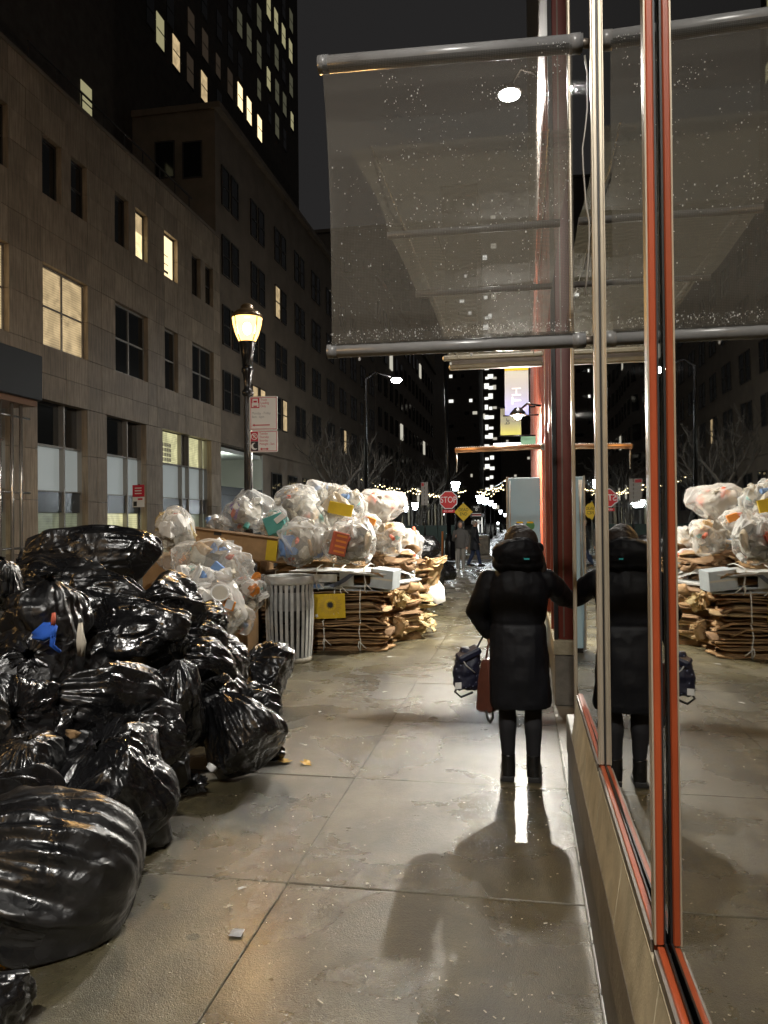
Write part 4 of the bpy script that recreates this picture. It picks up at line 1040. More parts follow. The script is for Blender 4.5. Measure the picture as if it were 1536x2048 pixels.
# ================================================================== RUBBISH BAGS
def bag_mesh(name, seed, rad, rot, m, nu=96, nv=76, lump=.13, fold=.16, neck=1.0, floor=None, loc=(0, 0, 0), tip=1.0, facets=8, rg=1.0):
    """filled plastic sack: belly with lumps pressing out, pleats running to a gathered neck with a loose frill"""
    rs = np.random.RandomState(seed)
    u = np.linspace(0, 2*PI, nu, endpoint=False); t = np.linspace(0, 1, nv + 1)
    # profile
    s = np.clip(t / .80, 0, 1) * .93
    r = np.sin(PI * s) ** .72; z = -np.cos(PI * s)
    r80, z80 = r[np.searchsorted(t, .80)], -np.cos(PI*.93)
    k = (t > .80) & (t <= .89); w = (t - .80) / .09
    r = np.where(k, r80 * (1 - w) + .085 * w, r); z = np.where(k, z80 + .10 * w, z)
    k = t > .89; w = (t - .89) / .11
    r = np.where(k, .085 + (.24*tip) * w ** .8, r); z = np.where(k, z80 + .10 + .26 * w * tip, z)
    U, Tt = np.meshgrid(u, t); Rr = np.repeat(r[:, None], nu, 1); Z = np.repeat(z[:, None], nu, 1)
    # pleats towards the neck
    pl = np.zeros_like(U); tot = 0
    for kk in (5, 9, 14, 21, 31):
        a = rs.uniform(.6, 1) / kk ** .45; tot += a
        pl += a * (1 - 2 * np.abs(np.sin(kk/2*U + rs.uniform(0, 6) + 1.1*np.sin(3*Tt + rs.uniform(0, 6)) + .5*np.sin(2*U + rs.uniform(0, 6)))) ** .8)
    pl /= tot
    amp = fold * 1.25 * np.clip((Tt - .10) / .70, 0, 1) ** 1.1 + .25 * np.clip((Tt - .85) / .1, 0, 1) + fold * .35 * np.clip((.25 - Tt) / .25, 0, 1)
    Rr = Rr * (1 + amp * pl * 1.5)
    X = Rr * np.cos(U); Y = Rr * np.sin(U)
    P = np.stack([X.ravel(), Y.ravel(), Z.ravel()], 1)
    nrm = P / np.maximum(np.linalg.norm(P, axis=1, keepdims=True), .15)
    body = np.clip((.86 - Tt.ravel()) / .12, 0, 1)
    d = lump * fbm(P * 1.35 + rs.uniform(0, 40, 3), seed, 2)
    # creases: sharp ridges that run with the sack towards the neck, warped and broken up
    A3 = np.stack([np.cos(U).ravel(), np.sin(U).ravel(), Z.ravel()], 1)
    def wp(k, a, o): return a * np.stack([noise(P*k + 9, seed+o), noise(P*k + 21, seed+o+1), noise(P*k + 33, seed+o+2)], 1)
    rid = 1 - np.abs(noise((A3 + wp(1.4, .45, 5)) * (2.1, 2.1, .9) + rs.uniform(0, 30, 3), seed + 8)) * 1.6
    rid2 = 1 - np.abs(noise((A3 + wp(2.2, .30, 15)) * (4.6, 4.6, 1.9) + rs.uniform(0, 30, 3), seed + 18)) * 1.6
    rid3 = 1 - np.abs(noise((P + wp(4, .16, 25)) * (9.5, 9.5, 4.5), seed + 28)) * 1.6
    msk = .35 + .65 * np.clip(noise(P * 1.7 + 50, seed + 40) + .5, 0, 1)
    d = d + lump * rg * (.55 * rid + msk * (.34 * rid2 + .13 * rid3) - .45)
    # flat facets where boxes inside push against the film
    for _ in range(facets):
        nn = rs.normal(size=3); nn /= np.linalg.norm(nn); c = rs.uniform(.52, .82)
        over = np.maximum(P @ nn - c, 0); P = P - nn * (over * .75)[:, None]
    P = P + nrm * (d * body)[:, None]
    P = P * np.array(rad)
    E_ = np.array(Euler([R(a) for a in rot]).to_matrix())
    P = P @ E_.T
    if floor is not None:
        f0 = floor - loc[2]
        low = P[:, 2] < f0 + .05
        P[:, 2] = np.where(low, f0 + .05 - .05 * np.tanh((f0 + .05 - P[:, 2]) / .05), P[:, 2])
    idx = np.arange((nv + 1) * nu).reshape(nv + 1, nu)
    A = idx[:-1]; Bq = np.roll(idx, -1, 1)[:-1]; Cq = np.roll(idx, -1, 1)[1:]; D = idx[1:]
    F = np.stack([A.ravel(), Bq.ravel(), Cq.ravel(), D.ravel()], 1)
    cut = int(.83 * nv) * nu
    mb_ = mesh(name, P, F[:cut].tolist() + [tuple(range(nu))[::-1]], m, True)
    nk = P[int(.83*nv)*nu:]; fk = (F[cut:] - int(.83*nv)*nu).tolist()
    mn_ = mesh('gathered_neck', nk, fk, m, True)
    return mb_, mn_, P
FACET = {3: 0}
def black_bag(label, px, py, d, w, h, rot=(0, 0, 0), seed=1, depth=None, floor=None, m='black', grp='black rubbish bags heaped along the kerb', lump=.13, fold=.16, dz=0, nu=96, nv=76):
    """w, h: apparent width and height in metres; neck axis is local z turned by rot"""
    c = at(px, py, d); c.z += dz; w *= 1.16; h *= 1.14
    if depth is None: depth = (w + h) / 2 * .95
    # choose radii so that the turned sack spans about w x h
    E_ = Euler([R(a) for a in rot]).to_matrix()
    ax = E_ @ Vector((0, 0, 1)); cr = Vector((.984, .177, 0)); up = Vector((0, 0, 1))
    along = abs(ax.dot(cr)) > abs(ax.dot(up))
    la = (w if along else h) / 2; lb = (h if along else w) / 2
    rad = (lb, lb if False else (lb + depth/2)/2, la * .88)
    me, nk, _ = bag_mesh('rubbish_bag', seed, rad, rot, M[m], nu, nv, lump * .8, fold, 1, floor, c, 1.25, FACET.get(seed, 8))
    o = obj('rubbish_bag', me, None, c); tag(o, label, 'rubbish bag', grp); obj('gathered_neck', nk, o)
    return o
BB = [
 ('huge smooth black bag lying nearest the viewer at the picture edge', 95, 1745, 3.10, .70, .58, (70, 0, -62), 3, 0, 'black2', .07, .2),
 ('tall wrinkled black bag leaning behind the huge nearest one', 215, 1585, 3.85, .66, .62, (12, -14, 20), 4, 0, 'black', .12, .15),
 ('slim black bag at the foot of the heap beside the tall wrinkled one', 285, 1620, 3.92, .26, .44, (8, -18, 40), 5, 0, 'black', .12, .15),
 ('dull black bag at the picture edge above the huge nearest one', 30, 1560, 3.75, .44, .5, (20, 20, 10), 6, None, 'black2', .1, .12),
 ('black bag with star shaped creases at the left picture edge', 25, 1435, 4.05, .52, .46, (75, 15, 40), 7, None, 'black', .12, .24),
 ('broad black bag slumped diagonally in the middle of the heap', 215, 1415, 4.45, .72, .46, (68, 30, -50), 8, None, 'black', .12, .16),
 ('upright narrow black bag wedged in the middle of the heap', 355, 1430, 4.75, .36, .66, (6, 4, 0), 9, None, 'black', .10, .16),
 ('round black bag at the front corner of the heap on the pavement', 483, 1470, 4.95, .50, .58, (-14, -24, 30), 10, 0, 'black', .09, .17),
 ('low dark bag tucked under the narrow upright one', 338, 1545, 4.55, .24, .34, (20, 10, 0), 11, 0, 'black2', .1, .12),
 ('small crumpled black bag lying loose on the pavement', 386, 1573, 4.62, .16, .12, (60, 0, 30), 12, 0, 'black', .3, .3),
 ('long glossy black bag lying level with its neck to the right', 268, 1275, 5.10, .76, .44, (88, 8, -72), 13, None, 'black', .12, .20),
 ('black bag with neck drooping right just under the clear bags', 335, 1218, 5.70, .66, .46, (96, 10, -60), 14, None, 'black', .13, .22),
 ('dark square sided black bag hung with a blue ribbon', 85, 1235, 4.65, .50, .50, (10, 6, 20), 15, None, 'black2', .16, .10),
 ('black bag cut off by the left picture edge above the blue ribbon', 0, 1165, 4.9, .30, .40, (10, 12, 0), 16, None, 'black', .12, .16),
 ('flat wide black bag crowning the heap with its neck to the right', 185, 1118, 6.50, 1.12, .36, (90, 4, -68), 17, None, 'black', .10, .16),
 ('black bag slumped under the crowning one at the back of the heap', 115, 1165, 5.9, .86, .34, (86, -6, -75), 18, None, 'black', .14, .2),
 ('pleated black bag lying behind the upright narrow one', 450, 1335, 6.0, .54, .40, (84, 12, -58), 19, None, 'black', .12, .24),
 ('black bag at the back corner of the heap nearest the litter bin', 530, 1350, 6.65, .54, .56, (50, -8, -30), 20, 0, 'black', .13, .2),
 ('black bag half hidden behind the round front corner one', 505, 1425, 5.55, .40, .44, (60, -10, -35), 21, 0, 'black', .12, .2),
 ('small black bag squeezed beneath the sloping clear bag', 425, 1245, 6.7, .40, .36, (70, 0, -40), 22, None, 'black', .13, .2),
 ('black bag showing between the long glossy one and the blue ribbon', 205, 1210, 5.5, .60, .36, (84, 0, -70), 23, None, 'black', .15, .2),
 ('dark black bag in the shaded hollow below the blue ribbon', 70, 1320, 4.5, .60, .40, (70, 0, 30), 24, None, 'black2', .1, .12),
 ('flattened black bag at the bottom left picture corner', -10, 2010, 2.42, .26, .14, (84, 0, -50), 25, 0, 'black2', .2, .2),
 ('torn black plastic flap on the pavement behind the round corner bag', 552, 1508, 5.25, .16, .10, (80, 0, -60), 26, 0, 'black', .25, .3),
 ('black bag deep in the heap behind the broad diagonal one', 150, 1330, 5.0, .7, .5, (60, 0, -20), 27, None, 'black2', .1, .12),
 ('black bag deep in the heap under the pleated one', 400, 1400, 5.5, .6, .55, (40, 0, -20), 28, 0, 'black2', .1, .12),
 ('black bag bulging just right of the star creased one', 120, 1465, 4.25, .46, .42, (64, 0, -30), 30, None, 'black', .12, .2),
 ('black bag squashed between the narrow upright one and the pleated one', 402, 1345, 5.35, .42, .40, (70, 8, -50), 31, None, 'black', .12, .22),
 ('black bag lying in front of the narrow upright one', 300, 1480, 4.35, .44, .40, (76, 0, -58), 32, None, 'black', .12, .2),
 ('small black bag filling the hollow above the round corner one', 430, 1395, 5.1, .34, .34, (60, 10, -30), 33, None, 'black', .12, .2),
 ('dull black bag slumped at the left edge over the huge nearest one', 20, 1610, 3.5, .44, .36, (70, 0, -40), 34, None, 'black2', .1, .18),
 ('black bag resting below the drooping necked one', 395, 1290, 5.8, .44, .34, (80, 0, -60), 35, None, 'black', .12, .22),
 ('black bag on the ground behind the tall wrinkled one', 120, 1520, 4.4, .8, .6, (50, 0, -20), 29, 0, 'black2', .1, .12),
]
for (lab, px, py, d, w, h, rot, sd, fl_, m, lm, fo) in BB:
    small = w < .3
    black_bag(lab, px, py, d, w, h, rot, sd, None, fl_, m, lump=lm, fold=fo, nu=72 if small else 144, nv=50 if small else 92)
far_grp = 'black rubbish bags beyond the cardboard'
for (lab, px, py, d, w, h, rot, sd, fl_) in [
 ('shiny black bag dumped on top behind the clear bags far along', 845, 1098, 16.0, .72, .56, (70, 10, -60), 41, None),
 ('black bag standing on the pavement nearest the two pedestrians', 890, 1145, 19.2, .52, .55, (8, 6, 0), 42, 0),
 ('black bag lying under a white sheet beyond the cardboard', 872, 1185, 14.6, .34, .32, (70, 0, -40), 43, 0),
 ('low black bag holding up the shiny one behind the clear bags', 850, 1150, 16.4, .8, .7, (20, 6, 0), 44, 0)]:
    black_bag(lab, px, py, d, w, h, rot, sd, None, fl_, 'black', far_grp, nu=64, nv=50)

# ribbons and scraps on the heap
def ribbon(name, label, cat, pts, wid, m, seed):
    pts = [Vector(p) for p in pts]; c = pts[0]; V = []; F = []
    r_ = random.Random(seed); n = len(pts)
    for k, p in enumerate(pts):
        d = (pts[min(k+1, n-1)] - pts[max(k-1, 0)]).normalized(); s_ = d.cross(Vector((.177, -.984, .1))).normalized()
        ww = wid[k] if isinstance(wid, (list, tuple)) else wid
        for j, t in enumerate((-1, -.3, .3, 1)): V.append(p - c + s_*ww*t + Vector((0, -.012*(j % 2) + r_.uniform(-.006, .006), 0)))
    nV = len(V)
    for k in range(n - 1):
        for j in range(3): a_ = 4*k + j; F.append((a_, a_+1, a_+5, a_+4))
    o = obj(name, mesh(name, V, F, m, True), None, c); md = o.modifiers.new('thickness', 'SOLIDIFY'); md.thickness = .003
    return tag(o, label, cat)
ribbon('blue_ribbon', 'bright blue plastic ribbon knotted on a dark black bag', 'ribbon', [at(112, 1248, 4.33), at(100, 1258, 4.30), at(85, 1268, 4.30), at(66, 1272, 4.31)], [.018, .05, .045, .02], M['blue'], 1)
ribbon('blue_ribbon', 'thin dangling tail of blue plastic beside the bright ribbon', 'ribbon', [at(105, 1250, 4.32), at(108, 1270, 4.30), at(106, 1290, 4.31), at(122, 1304, 4.33)], [.012, .010, .009, .007], M['blue'], 2)
ribbon('red_tag', 'small red and white tag above the blue ribbon', 'tag', [at(109, 1225, 4.33), at(108, 1238, 4.32), at(108, 1250, 4.32)], [.008, .011, .009], M['redbox'], 3)
ribbon('white_rag', 'cream paper strip hanging between two black bags', 'paper', [at(163, 1245, 4.45), at(162, 1265, 4.42), at(164, 1285, 4.41), at(163, 1312, 4.43)], [.008, .018, .024, .018], M['cream_p'], 4)
ribbon('cardboard_scrap', 'brown cardboard corner poking out between the black bags', 'cardboard', [at(132, 1463, 3.95), at(146, 1468, 3.92), at(160, 1470, 3.95)], [.012, .02, .012], M['card'], 5)
ribbon('paper_scrap', 'white paper scrap under the round corner bag', 'paper', [at(416, 1528, 4.8), at(426, 1536, 4.78), at(434, 1540, 4.8)], [.012, .022, .012], M['paper'], 6)

# ------------------------------------------------------------------ clear bags
def crumple(mb, c, size, rs, q=3):
    n = q; V = {}; vl = []; F = []
    def vid(p):
        if p not in V:
            V[p] = len(vl); a = np.array(p, float) / n * 2 - 1; a = a / max(.6, np.linalg.norm(a)) ** .5
            vl.append(a * rs.uniform(.7, 1.15))
        return V[p]
    for ax in range(3):
        for sd in (0, n):
            for i in range(n):
                for j in range(n):
                    def P(a, b):
                        l = [a, b]; l.insert(ax, sd); return vid(tuple(l))
                    F.append((P(i, j), P(i+1, j), P(i+1, j+1), P(i, j+1)))
    E_ = np.array(Euler(rs.uniform(0, 6, 3)).to_matrix())
    mb.add([tuple(np.array(c) + E_ @ (a * np.array(size))) for a in vl], F)
FILL = ['paper', 'cream_p', 'card2', 'card', 'cardw', 'orange', 'redbox', 'blue2', 'cardy', 'white']
def clear_bag(label, px, py, d, w, h, rot, seed, palette=None, m='clear', floor=None, nfill=15, depth=None):
    c = at(px, py, d); rs = np.random.RandomState(seed + 100); w *= 1.28; h *= 1.22
    E_ = Euler([R(a) for a in rot]).to_matrix(); ax = E_ @ Vector((0, 0, 1)); cr = Vector((.984, .177, 0))
    along = abs(ax.dot(cr)) > abs(ax.z)
    la = (w if along else h) / 2; lb = (h if along else w) / 2
    if depth is None: depth = (w + h) / 2 * .9
    rad = (lb, (lb + depth/2)/2, la*.88)
    me, nk, P = bag_mesh('clear_rubbish_bag', seed, rad, rot, M[m], 84, 64, .20, .20, 1, floor, c, .55, 12, .38)
    o = obj('clear_rubbish_bag', me, None, c); tag(o, label, 'rubbish bag', 'clear bags of recycling on the cardboard'); obj('gathered_neck', nk, o)
    pal = palette or ['paper', 'cream_p', 'card2', 'cardw', 'white']
    mb = MB(); En = np.array(E_)
    for k in range(nfill):
        mb.m = k % len(pal)
        t = rs.normal(size=3); t = t / np.linalg.norm(t) * rs.uniform(.35, .72)
        s_ = rs.uniform(.16, .36) * min(rad)
        crumple(mb, En @ (t * np.array(rad)), (s_*rs.uniform(.6, 1.6), s_*rs.uniform(.6, 1.4), s_*rs.uniform(.25, 1)), rs)
    pal = pal + ['dull', 'blue2', 'teal', 'redbox', 'white']
    mb.m = len(pal) - 5; crumple(mb, (0, 0, 0), tuple(k*.55 for k in rad), rs, 4)
    for k in range(6):                                   # bottles, tubs and cans among the paper
        mb.m = len(pal) - 1 - k % 4; t = rs.normal(size=3); t = t / np.linalg.norm(t) * rs.uniform(.6, .78)
        c0 = Vector(En @ (t * np.array(rad))); dd = Vector(rs.normal(size=3)).normalized(); L0 = rs.uniform(.05, .09); R0 = rs.uniform(.022, .036)
        if k % 3: mb.tube([c0 - dd*L0, c0 + dd*L0*.4, c0 + dd*L0*.75, c0 + dd*L0*.8, c0 + dd*L0], [R0, R0, R0*.45, R0*.38, R0*.38], 10)
        else: mb.tube([c0 - dd*L0*.6, c0 + dd*L0*.6], [R0*1.1, R0*1.4], 12)
    f_ = mb.build('crumpled_filling', [M[k] for k in pal], o); tag(f_, kind='stuff')
    return o, rad
CB = [
 ('pointed clear bag with yellow and green packaging standing by the cardboard', 350, 1072, 8.7, .44, .66, (4, 6, 0), 51, ['cream_p', 'cardy', 'paper', 'orange'], 'clear'),
 ('clear bag holding folded brown cardboard left of the lamp post', 425, 1125, 8.0, .76, .44, (80, 0, -60), 52, ['card2', 'card2', 'cream_p', 'blue2'], 'clear'),
 ('large clear bag with a paper cup sloping down towards the litter bin', 405, 1195, 7.4, .74, .62, (-30, -48, 20), 53, ['paper', 'cream_p', 'paper', 'cardw'], 'clear'),
 ('thin end of a clear bag trailing down beside the litter bin', 470, 1240, 7.6, .44, .26, (80, 30, -60), 54, ['paper', 'orange', 'cream_p'], 'clear2'),
 ('clear bag with a purple wrapper behind the lamp post', 492, 1022, 9.9, .66, .42, (70, 0, -60), 55, ['paper', 'purple', 'cream_p', 'white'], 'clear'),
 ('clear bag of cream paper at the top of the heap right of the lamp post', 590, 1015, 10.3, .64, .52, (20, 10, 0), 56, ['cream_p', 'paper', 'card2'], 'clear'),
 ('tall clear bag wrapping a yellow carton at the top of the heap', 678, 1012, 9.8, .58, .58, (10, 12, 0), 57, ['cream_p', 'paper', 'white'], 'clear'),
 ('milky white bag lying flat at the very top of the heap', 650, 990, 10.6, .62, .30, (80, 0, -60), 58, ['white', 'paper', 'blue2'], 'clear2'),
 ('round clear bag of pink and orange scraps at the top right', 760, 1015, 11.0, .60, .50, (16, -8, 0), 59, ['paper', 'orange', 'white', 'cream_p', 'redbox'], 'clear2'),
 ('clear bag sagging to a point over the litter bin', 607, 1088, 9.15, .58, .60, (172, 10, 0), 60, ['cream_p', 'paper', 'blue2', 'card2'], 'clear'),
 ('wide clear bag with a red striped carton above the white boxes', 702, 1088, 9.25, .68, .50, (78, 0, -70), 61, ['paper', 'redbox', 'white', 'cream_p'], 'clear'),
 ('clear bag stuffed with beige paper behind the wide one', 772, 1075, 10.7, .56, .50, (10, 0, 0), 62, ['cream_p', 'card2', 'cream_p'], 'clear'),
 ('milky bag slipping down the far side of the heap', 815, 1082, 11.9, .42, .52, (20, 30, 0), 63, ['white', 'paper'], 'clear2'),
 ('small milky bag crumpled above the loose cardboard', 815, 1122, 11.2, .46, .26, (80, 0, -60), 64, ['white', 'paper'], 'clear2'),
 ('clear bag of mixed paper slumped behind the litter bin', 488, 1190, 8.7, .44, .50, (14, 0, 0), 69, ['paper', 'cream_p', 'white', 'orange'], 'clear'),
 ('small clear bag with a teal carton behind the long box', 548, 1048, 9.6, .36, .40, (12, 0, 0), 65, ['teal', 'cream_p', 'paper'], 'clear'),
 ('small milky bag at the left end of the long box', 432, 1046, 10.1, .30, .22, (70, 0, -60), 66, ['paper', 'white'], 'clear2'),
 ('clear bag wedged at the right shoulder of the heap', 730, 1050, 10.2, .40, .36, (40, 0, -30), 67, ['orange', 'paper', 'cream_p'], 'clear'),
 ('clear bag buried under the top bags behind the lamp post', 640, 1060, 10.4, .9, .6, (60, 0, -40), 68, ['cream_p', 'paper'], 'clear2'),
]
for (lab, px, py, d, w, h, rot, sd, pal, m) in CB: clear_bag(lab, px, py, d, w, h, rot, sd, pal, m)
def box_thing(name, label, cat, c, size, rot, m, flaps=True, stripes=None):
    t = thing(name, label, cat, c); t.rotation_euler = [R(a) for a in rot]
    sx, sy, sz = [k/2 for k in size]
    MB().box(-sx, sx, -sy, sy, -sz, sz).build('body', M[m], t, bevel=.006)
    if flaps:
        MB().box(-sx*.98, sx*.98, -sy - .003, -sy - .0005, -.012, .012).build('tape', M['cream_p'], t)
    if stripes:
        for k in range(4): MB().box(-sx + .02, sx - .02, -sy - .004, -sy - .0008, -sz + (k + .5)*size[2]/4.4, -sz + (k + .5)*size[2]/4.4 + .025).build('stripe', M[stripes], t)
    return t
box_thing('yellow_carton', 'flat yellow carton seen through the tall clear bag', 'carton', at(681, 1018, 9.48), (.30, .10, .15), (0, 12, 12), 'cardyel', False)
box_thing('red_striped_carton', 'red striped carton seen through the wide clear bag', 'carton', at(678, 1088, 8.98), (.17, .12, .27), (0, 14, 30), 'redbox', False, 'orange')
box_thing('teal_carton', 'teal carton with a white label in a small clear bag', 'carton', at(550, 1048, 9.42), (.24, .10, .22), (0, -20, 10), 'teal', False)
box_thing('white_label', 'white label on the teal carton', 'label', at(560, 1036, 9.33), (.15, .01, .07), (0, -38, 10), 'paper', False)
box_thing('orange_scrap', 'orange packet between the top right clear bags', 'packet', at(742, 1042, 10.0), (.12, .05, .09), (0, 20, 0), 'orange', False)
box_thing('red_white_scrap', 'small orange and white packet in the sloping clear bag', 'packet', at(458, 1210, 7.12), (.11, .03, .09), (0, 20, 20), 'orange', False, 'paper')
pc = thing('paper_cup', 'round cream paper tub pressed against the sloping clear bag', 'cup', at(439, 1190, 7.12)); pc.rotation_euler = (R(60), R(10), R(20))
MB().lathe([(.060, -.05), (.082, .045), (.088, .05), (.086, .056), (.07, .05), (.055, -.04)], 20).build('body', M['white'], pc, True)
MB().lathe([(.075, .049), (.001, .0495)], 20, cap=False).build('rim_disc', M['cream_p'], pc)
box_thing('blue_packet', 'soft blue packet showing in the cardboard filled clear bag', 'packet', at(437, 1141, 7.72), (.16, .06, .12), (0, 40, 10), 'blue2', False)
# ================================================================== CARDBOARD BALES
def sheet_mesh(seed, sx, sy, th, m, flap=.0, nx=8, ny=6, ch=1):
    rs = np.random.RandomState(seed); V = []; F = []
    ph = rs.uniform(0, 6, 4); ex = rs.uniform(-.05, .03, (2, ny + 1)); ey = rs.uniform(-.05, .03, (2, nx + 1))
    fd = rs.uniform(0, 1, 4) < flap
    for top in (0, 1):
        for j in range(ny + 1):
            for i in range(nx + 1):
                x, y = (i/nx - .5), (j/ny - .5)
                X = x*sx; Y = y*sy
                if i == 0: X -= ex[0, j]
                if i == nx: X += ex[1, j]
                if j == 0: Y -= ey[0, i]
                if j == ny: Y += ey[1, i]
                z = ch*(.010*math.sin((4+ch)*x*1.2 + ph[0]) + .010*math.sin((5+ch)*y*1.2 + ph[1]) + rs.uniform(-.006, .006))
                if fd[0] and j == 0: z -= (.05 + .03*math.sin(4*x + ph[2]))*ch; Y += .03*ch
                if fd[1] and i == nx: z -= (.05 + .03*math.sin(4*y + ph[3]))*ch; X -= .03*ch
                V.append((X, Y, z + th*top))
    n = (nx+1)*(ny+1)
    for j in range(ny):
        for i in range(nx):
            a = j*(nx+1) + i; F.append((a, a+nx+1, a+nx+2, a+1)); F.append((n+a, n+a+1, n+a+nx+2, n+a+nx+1))
    for i in range(nx):
        F.append((i, i+1, n+i+1, n+i)); a = ny*(nx+1) + i; F.append((a+1, a, n+a, n+a+1))
    for j in range(ny):
        a = j*(nx+1); F.append((a+nx+1, a, n+a, n+a+nx+1)); a += nx; F.append((a, a+nx+1, n+a+nx+1, n+a))
    return mesh('cardboard_sheet', V, F, M[m])
def bale(label, c, size, rz, n, seed, mats=('card', 'card', 'card2', 'card3'), ties=(-.25, .25), tilt=(0, 0), side_ties=False, ch=1, grp='tied bales of flattened cardboard'):
    rs = random.Random(seed); t = thing('cardboard_bale', label, 'cardboard bale', c); t.rotation_euler = (R(tilt[0]), R(tilt[1]), R(rz))
    sx, sy, sz = size; step = sz / n
    for k in range(n):
        th = step * rs.uniform(.35, .8)
        me = sheet_mesh(seed*100 + k, sx*rs.uniform(.88, 1.05), sy*rs.uniform(.88, 1.05), th, rs.choice(mats), .35 if ch == 1 else .75, ch=ch)
        obj('cardboard_sheet', me, t, (rs.uniform(-.035, .035)*sx*1.5, rs.uniform(-.03, .03)*sy*1.5, k*step), (rs.uniform(-.03, .03)*ch, rs.uniform(-.03, .03)*ch, rs.uniform(-.07, .07)*ch*1.5))
    for q in ties:
        x = q*sx; hx, hy = .0, sy/2 + .03
        pts = []
        for (yy, zz) in ((-hy, .0), (-hy - .008, sz*.33), (-hy, sz*.66), (-hy + .01, sz), (-hy*.4, sz + .03), (hy*.4, sz + .03), (hy, sz), (hy, 0)):
            pts.append((x + rs.uniform(-.018, .018), yy, zz + .012))
        MB().tube(pts, .0075, 6).build('twine', M['twine'], t, True)
        if rs.random() < .6:
            b = (x, -hy - .012, sz*rs.uniform(.1, .6))
            MB().tube([b, (b[0] + .05, b[1] - .01, b[2] - .05), (b[0] + .09, b[1], b[2] - .09)], .007, 5).build('twine_end', M['twine'], t, True)
            MB().tube([b, (b[0] - .01, b[1] - .01, b[2] - .06), (b[0] + .015, b[1], b[2] - .12)], .007, 5).build('twine_end', M['twine'], t, True)
    if side_ties:
        pts = [(sx/2 + .03, -.1*sy, z*sz) for z in (0, .4, .7, 1)]
        MB().tube(pts, .007, 6).build('twine', M['twine'], t, True)
    return t
g0 = gnd(680, 1300)        # front lower edge of the stack
fx, fy = -2.10, 9.78
bale('bottom bale of dark flattened cardboard beside the litter bin', (fx - .25, fy, .0), (1.30, .74, .36), 6, 15, 1, ('card', 'card3', 'card3', 'card'), (-.12, .22))
bl2 = bale('middle bale with a yellow sunburst box facing the pavement', (fx - .2, fy + .05, .38), (1.18, .72, .36), 5, 13, 2, ('card', 'card', 'card2', 'card3'), (-.06, .22), (0, -2))
bl3 = bale('upper bale of white printed boxes under the clear bags', (fx - .18, fy + .05, .76), (1.22, .72, .26), 4, 8, 3, ('cardw', 'card', 'cardw', 'card3', 'cardb'), (-.25, .0, .25))
bale('narrow top bale of brown cardboard behind the litter bin', (fx - .55, fy + .15, 1.02), (1.2, .6, .10), 4, 4, 4, ('card', 'card2'), (-.2, .2))
bale('brown bale hidden behind the lamp post and the litter bin', (-3.25, 9.9, .0), (.9, .8, .5), 3, 14, 5, ('card3', 'card', 'card3'), (.1,))
bale('second brown bale stacked behind the lamp post', (-3.2, 9.95, .52), (.9, .8, .46), -4, 12, 6, ('card3', 'card', 'card2'), (.1,))
bale('crushed bale of ragged cardboard right of the sunburst bale', (-1.92, 10.45, .0), (.75, .9, .42), -34, 14, 7, ('card', 'card', 'card2', 'card3'), (.0,), (0, 6), ch=1.05)
bale('ragged upright bale above the crushed one', (-1.92, 10.55, .44), (.72, .85, .42), -40, 13, 8, ('card3', 'card', 'card2', 'cardw'), (.1,), (4, 8), ch=1.05)
bale('bale of curled brown sheets beneath the milky bags', (-1.98, 10.65, .86), (.7, .8, .32), -38, 11, 9, ('card3', 'card3', 'card2', 'cardw'), (-.1,), (-3, -6), ch=1.05)
bale('far low bale by the folded straw coloured boxes', (-1.88, 11.7, .0), (.8, .8, .5), -30, 14, 10, ('card2', 'cardy', 'card', 'card3'), (.0,), ch=1.05)
bale('far upper bale with a curved tan sheet', (-1.96, 11.8, .52), (.76, .8, .52), -42, 14, 11, ('card3', 'card', 'cardy', 'card3'), (.1,), (3, 10), ch=1.05)
bale('last bale in the row behind the white sheet', (-2.20, 13.1, .0), (.9, .9, .8), -20, 18, 12, ('card3', 'card', 'card2'), (.0,), ch=1.05)
# yellow sunburst panel and other printed faces on the bales
sbp = MB().box(-.50, -.08, -.405, -.397, .03, .34).build('printed_face', M['cardyel'], bl2, loc=(.15, -.012, 0))
MB().prism([(-.27 + r_*math.cos(a), .20 + r_*math.sin(a)) for a, r_ in [(k*PI/12, .062 if k % 2 == 0 else .030) for k in range(24)]], -.408, -.4055, 'y').build('sun_mark', M['ink'], sbp)
for k in range(30):
    a = k*PI/15 + .05
    p0, p1 = (-.27 + .075*math.cos(a), .20 + .075*math.sin(a)), (-.27 + (.13 if k % 2 else .15)*math.cos(a), .20 + (.12 if k % 2 else .13)*math.sin(a))
    px_, pz_ = -math.sin(a)*.0025, math.cos(a)*.0025
    MB().prism([(p0[0]+px_, p0[1]+pz_), (p0[0]-px_, p0[1]-pz_), (p1[0]-px_, p1[1]-pz_), (p1[0]+px_, p1[1]+pz_)], -.407, -.4055, 'y').build('sun_ray', M['card'], sbp)
MB().prism([(-.45 + .028*math.cos(t*PI/5 + .3)*(1 if t % 2 else .6), .07 + .028*math.sin(t*PI/5 + .3)*(1 if t % 2 else .6)) for t in range(10)], -.408, -.4055, 'y').build('flower_mark', M['paper'], sbp)
for (x0, x1, z0, z1, m) in ((-.58, -.05, .10, .20, 'cardw'), (-.02, .16, .05, .24, 'cardb'), (-.42, -.22, .015, .085, 'cardb')):
    MB().box(x0, x1, -.405, -.395, z0, z1).build('printed_face', M[m], bl3)
MB().prism([(-.1, .03), (.05, .10), (.2, .22), (.13, .22), (-.02, .12), (-.16, .06)], -.409, -.4055, 'y').build('blue_stripe', card('slate_print', (.12, .14, .2)), bl3)
MB().box(-.38, -.27, -.41, -.4055, .03, .075).build('blue_mark', M['blue2'], bl3)
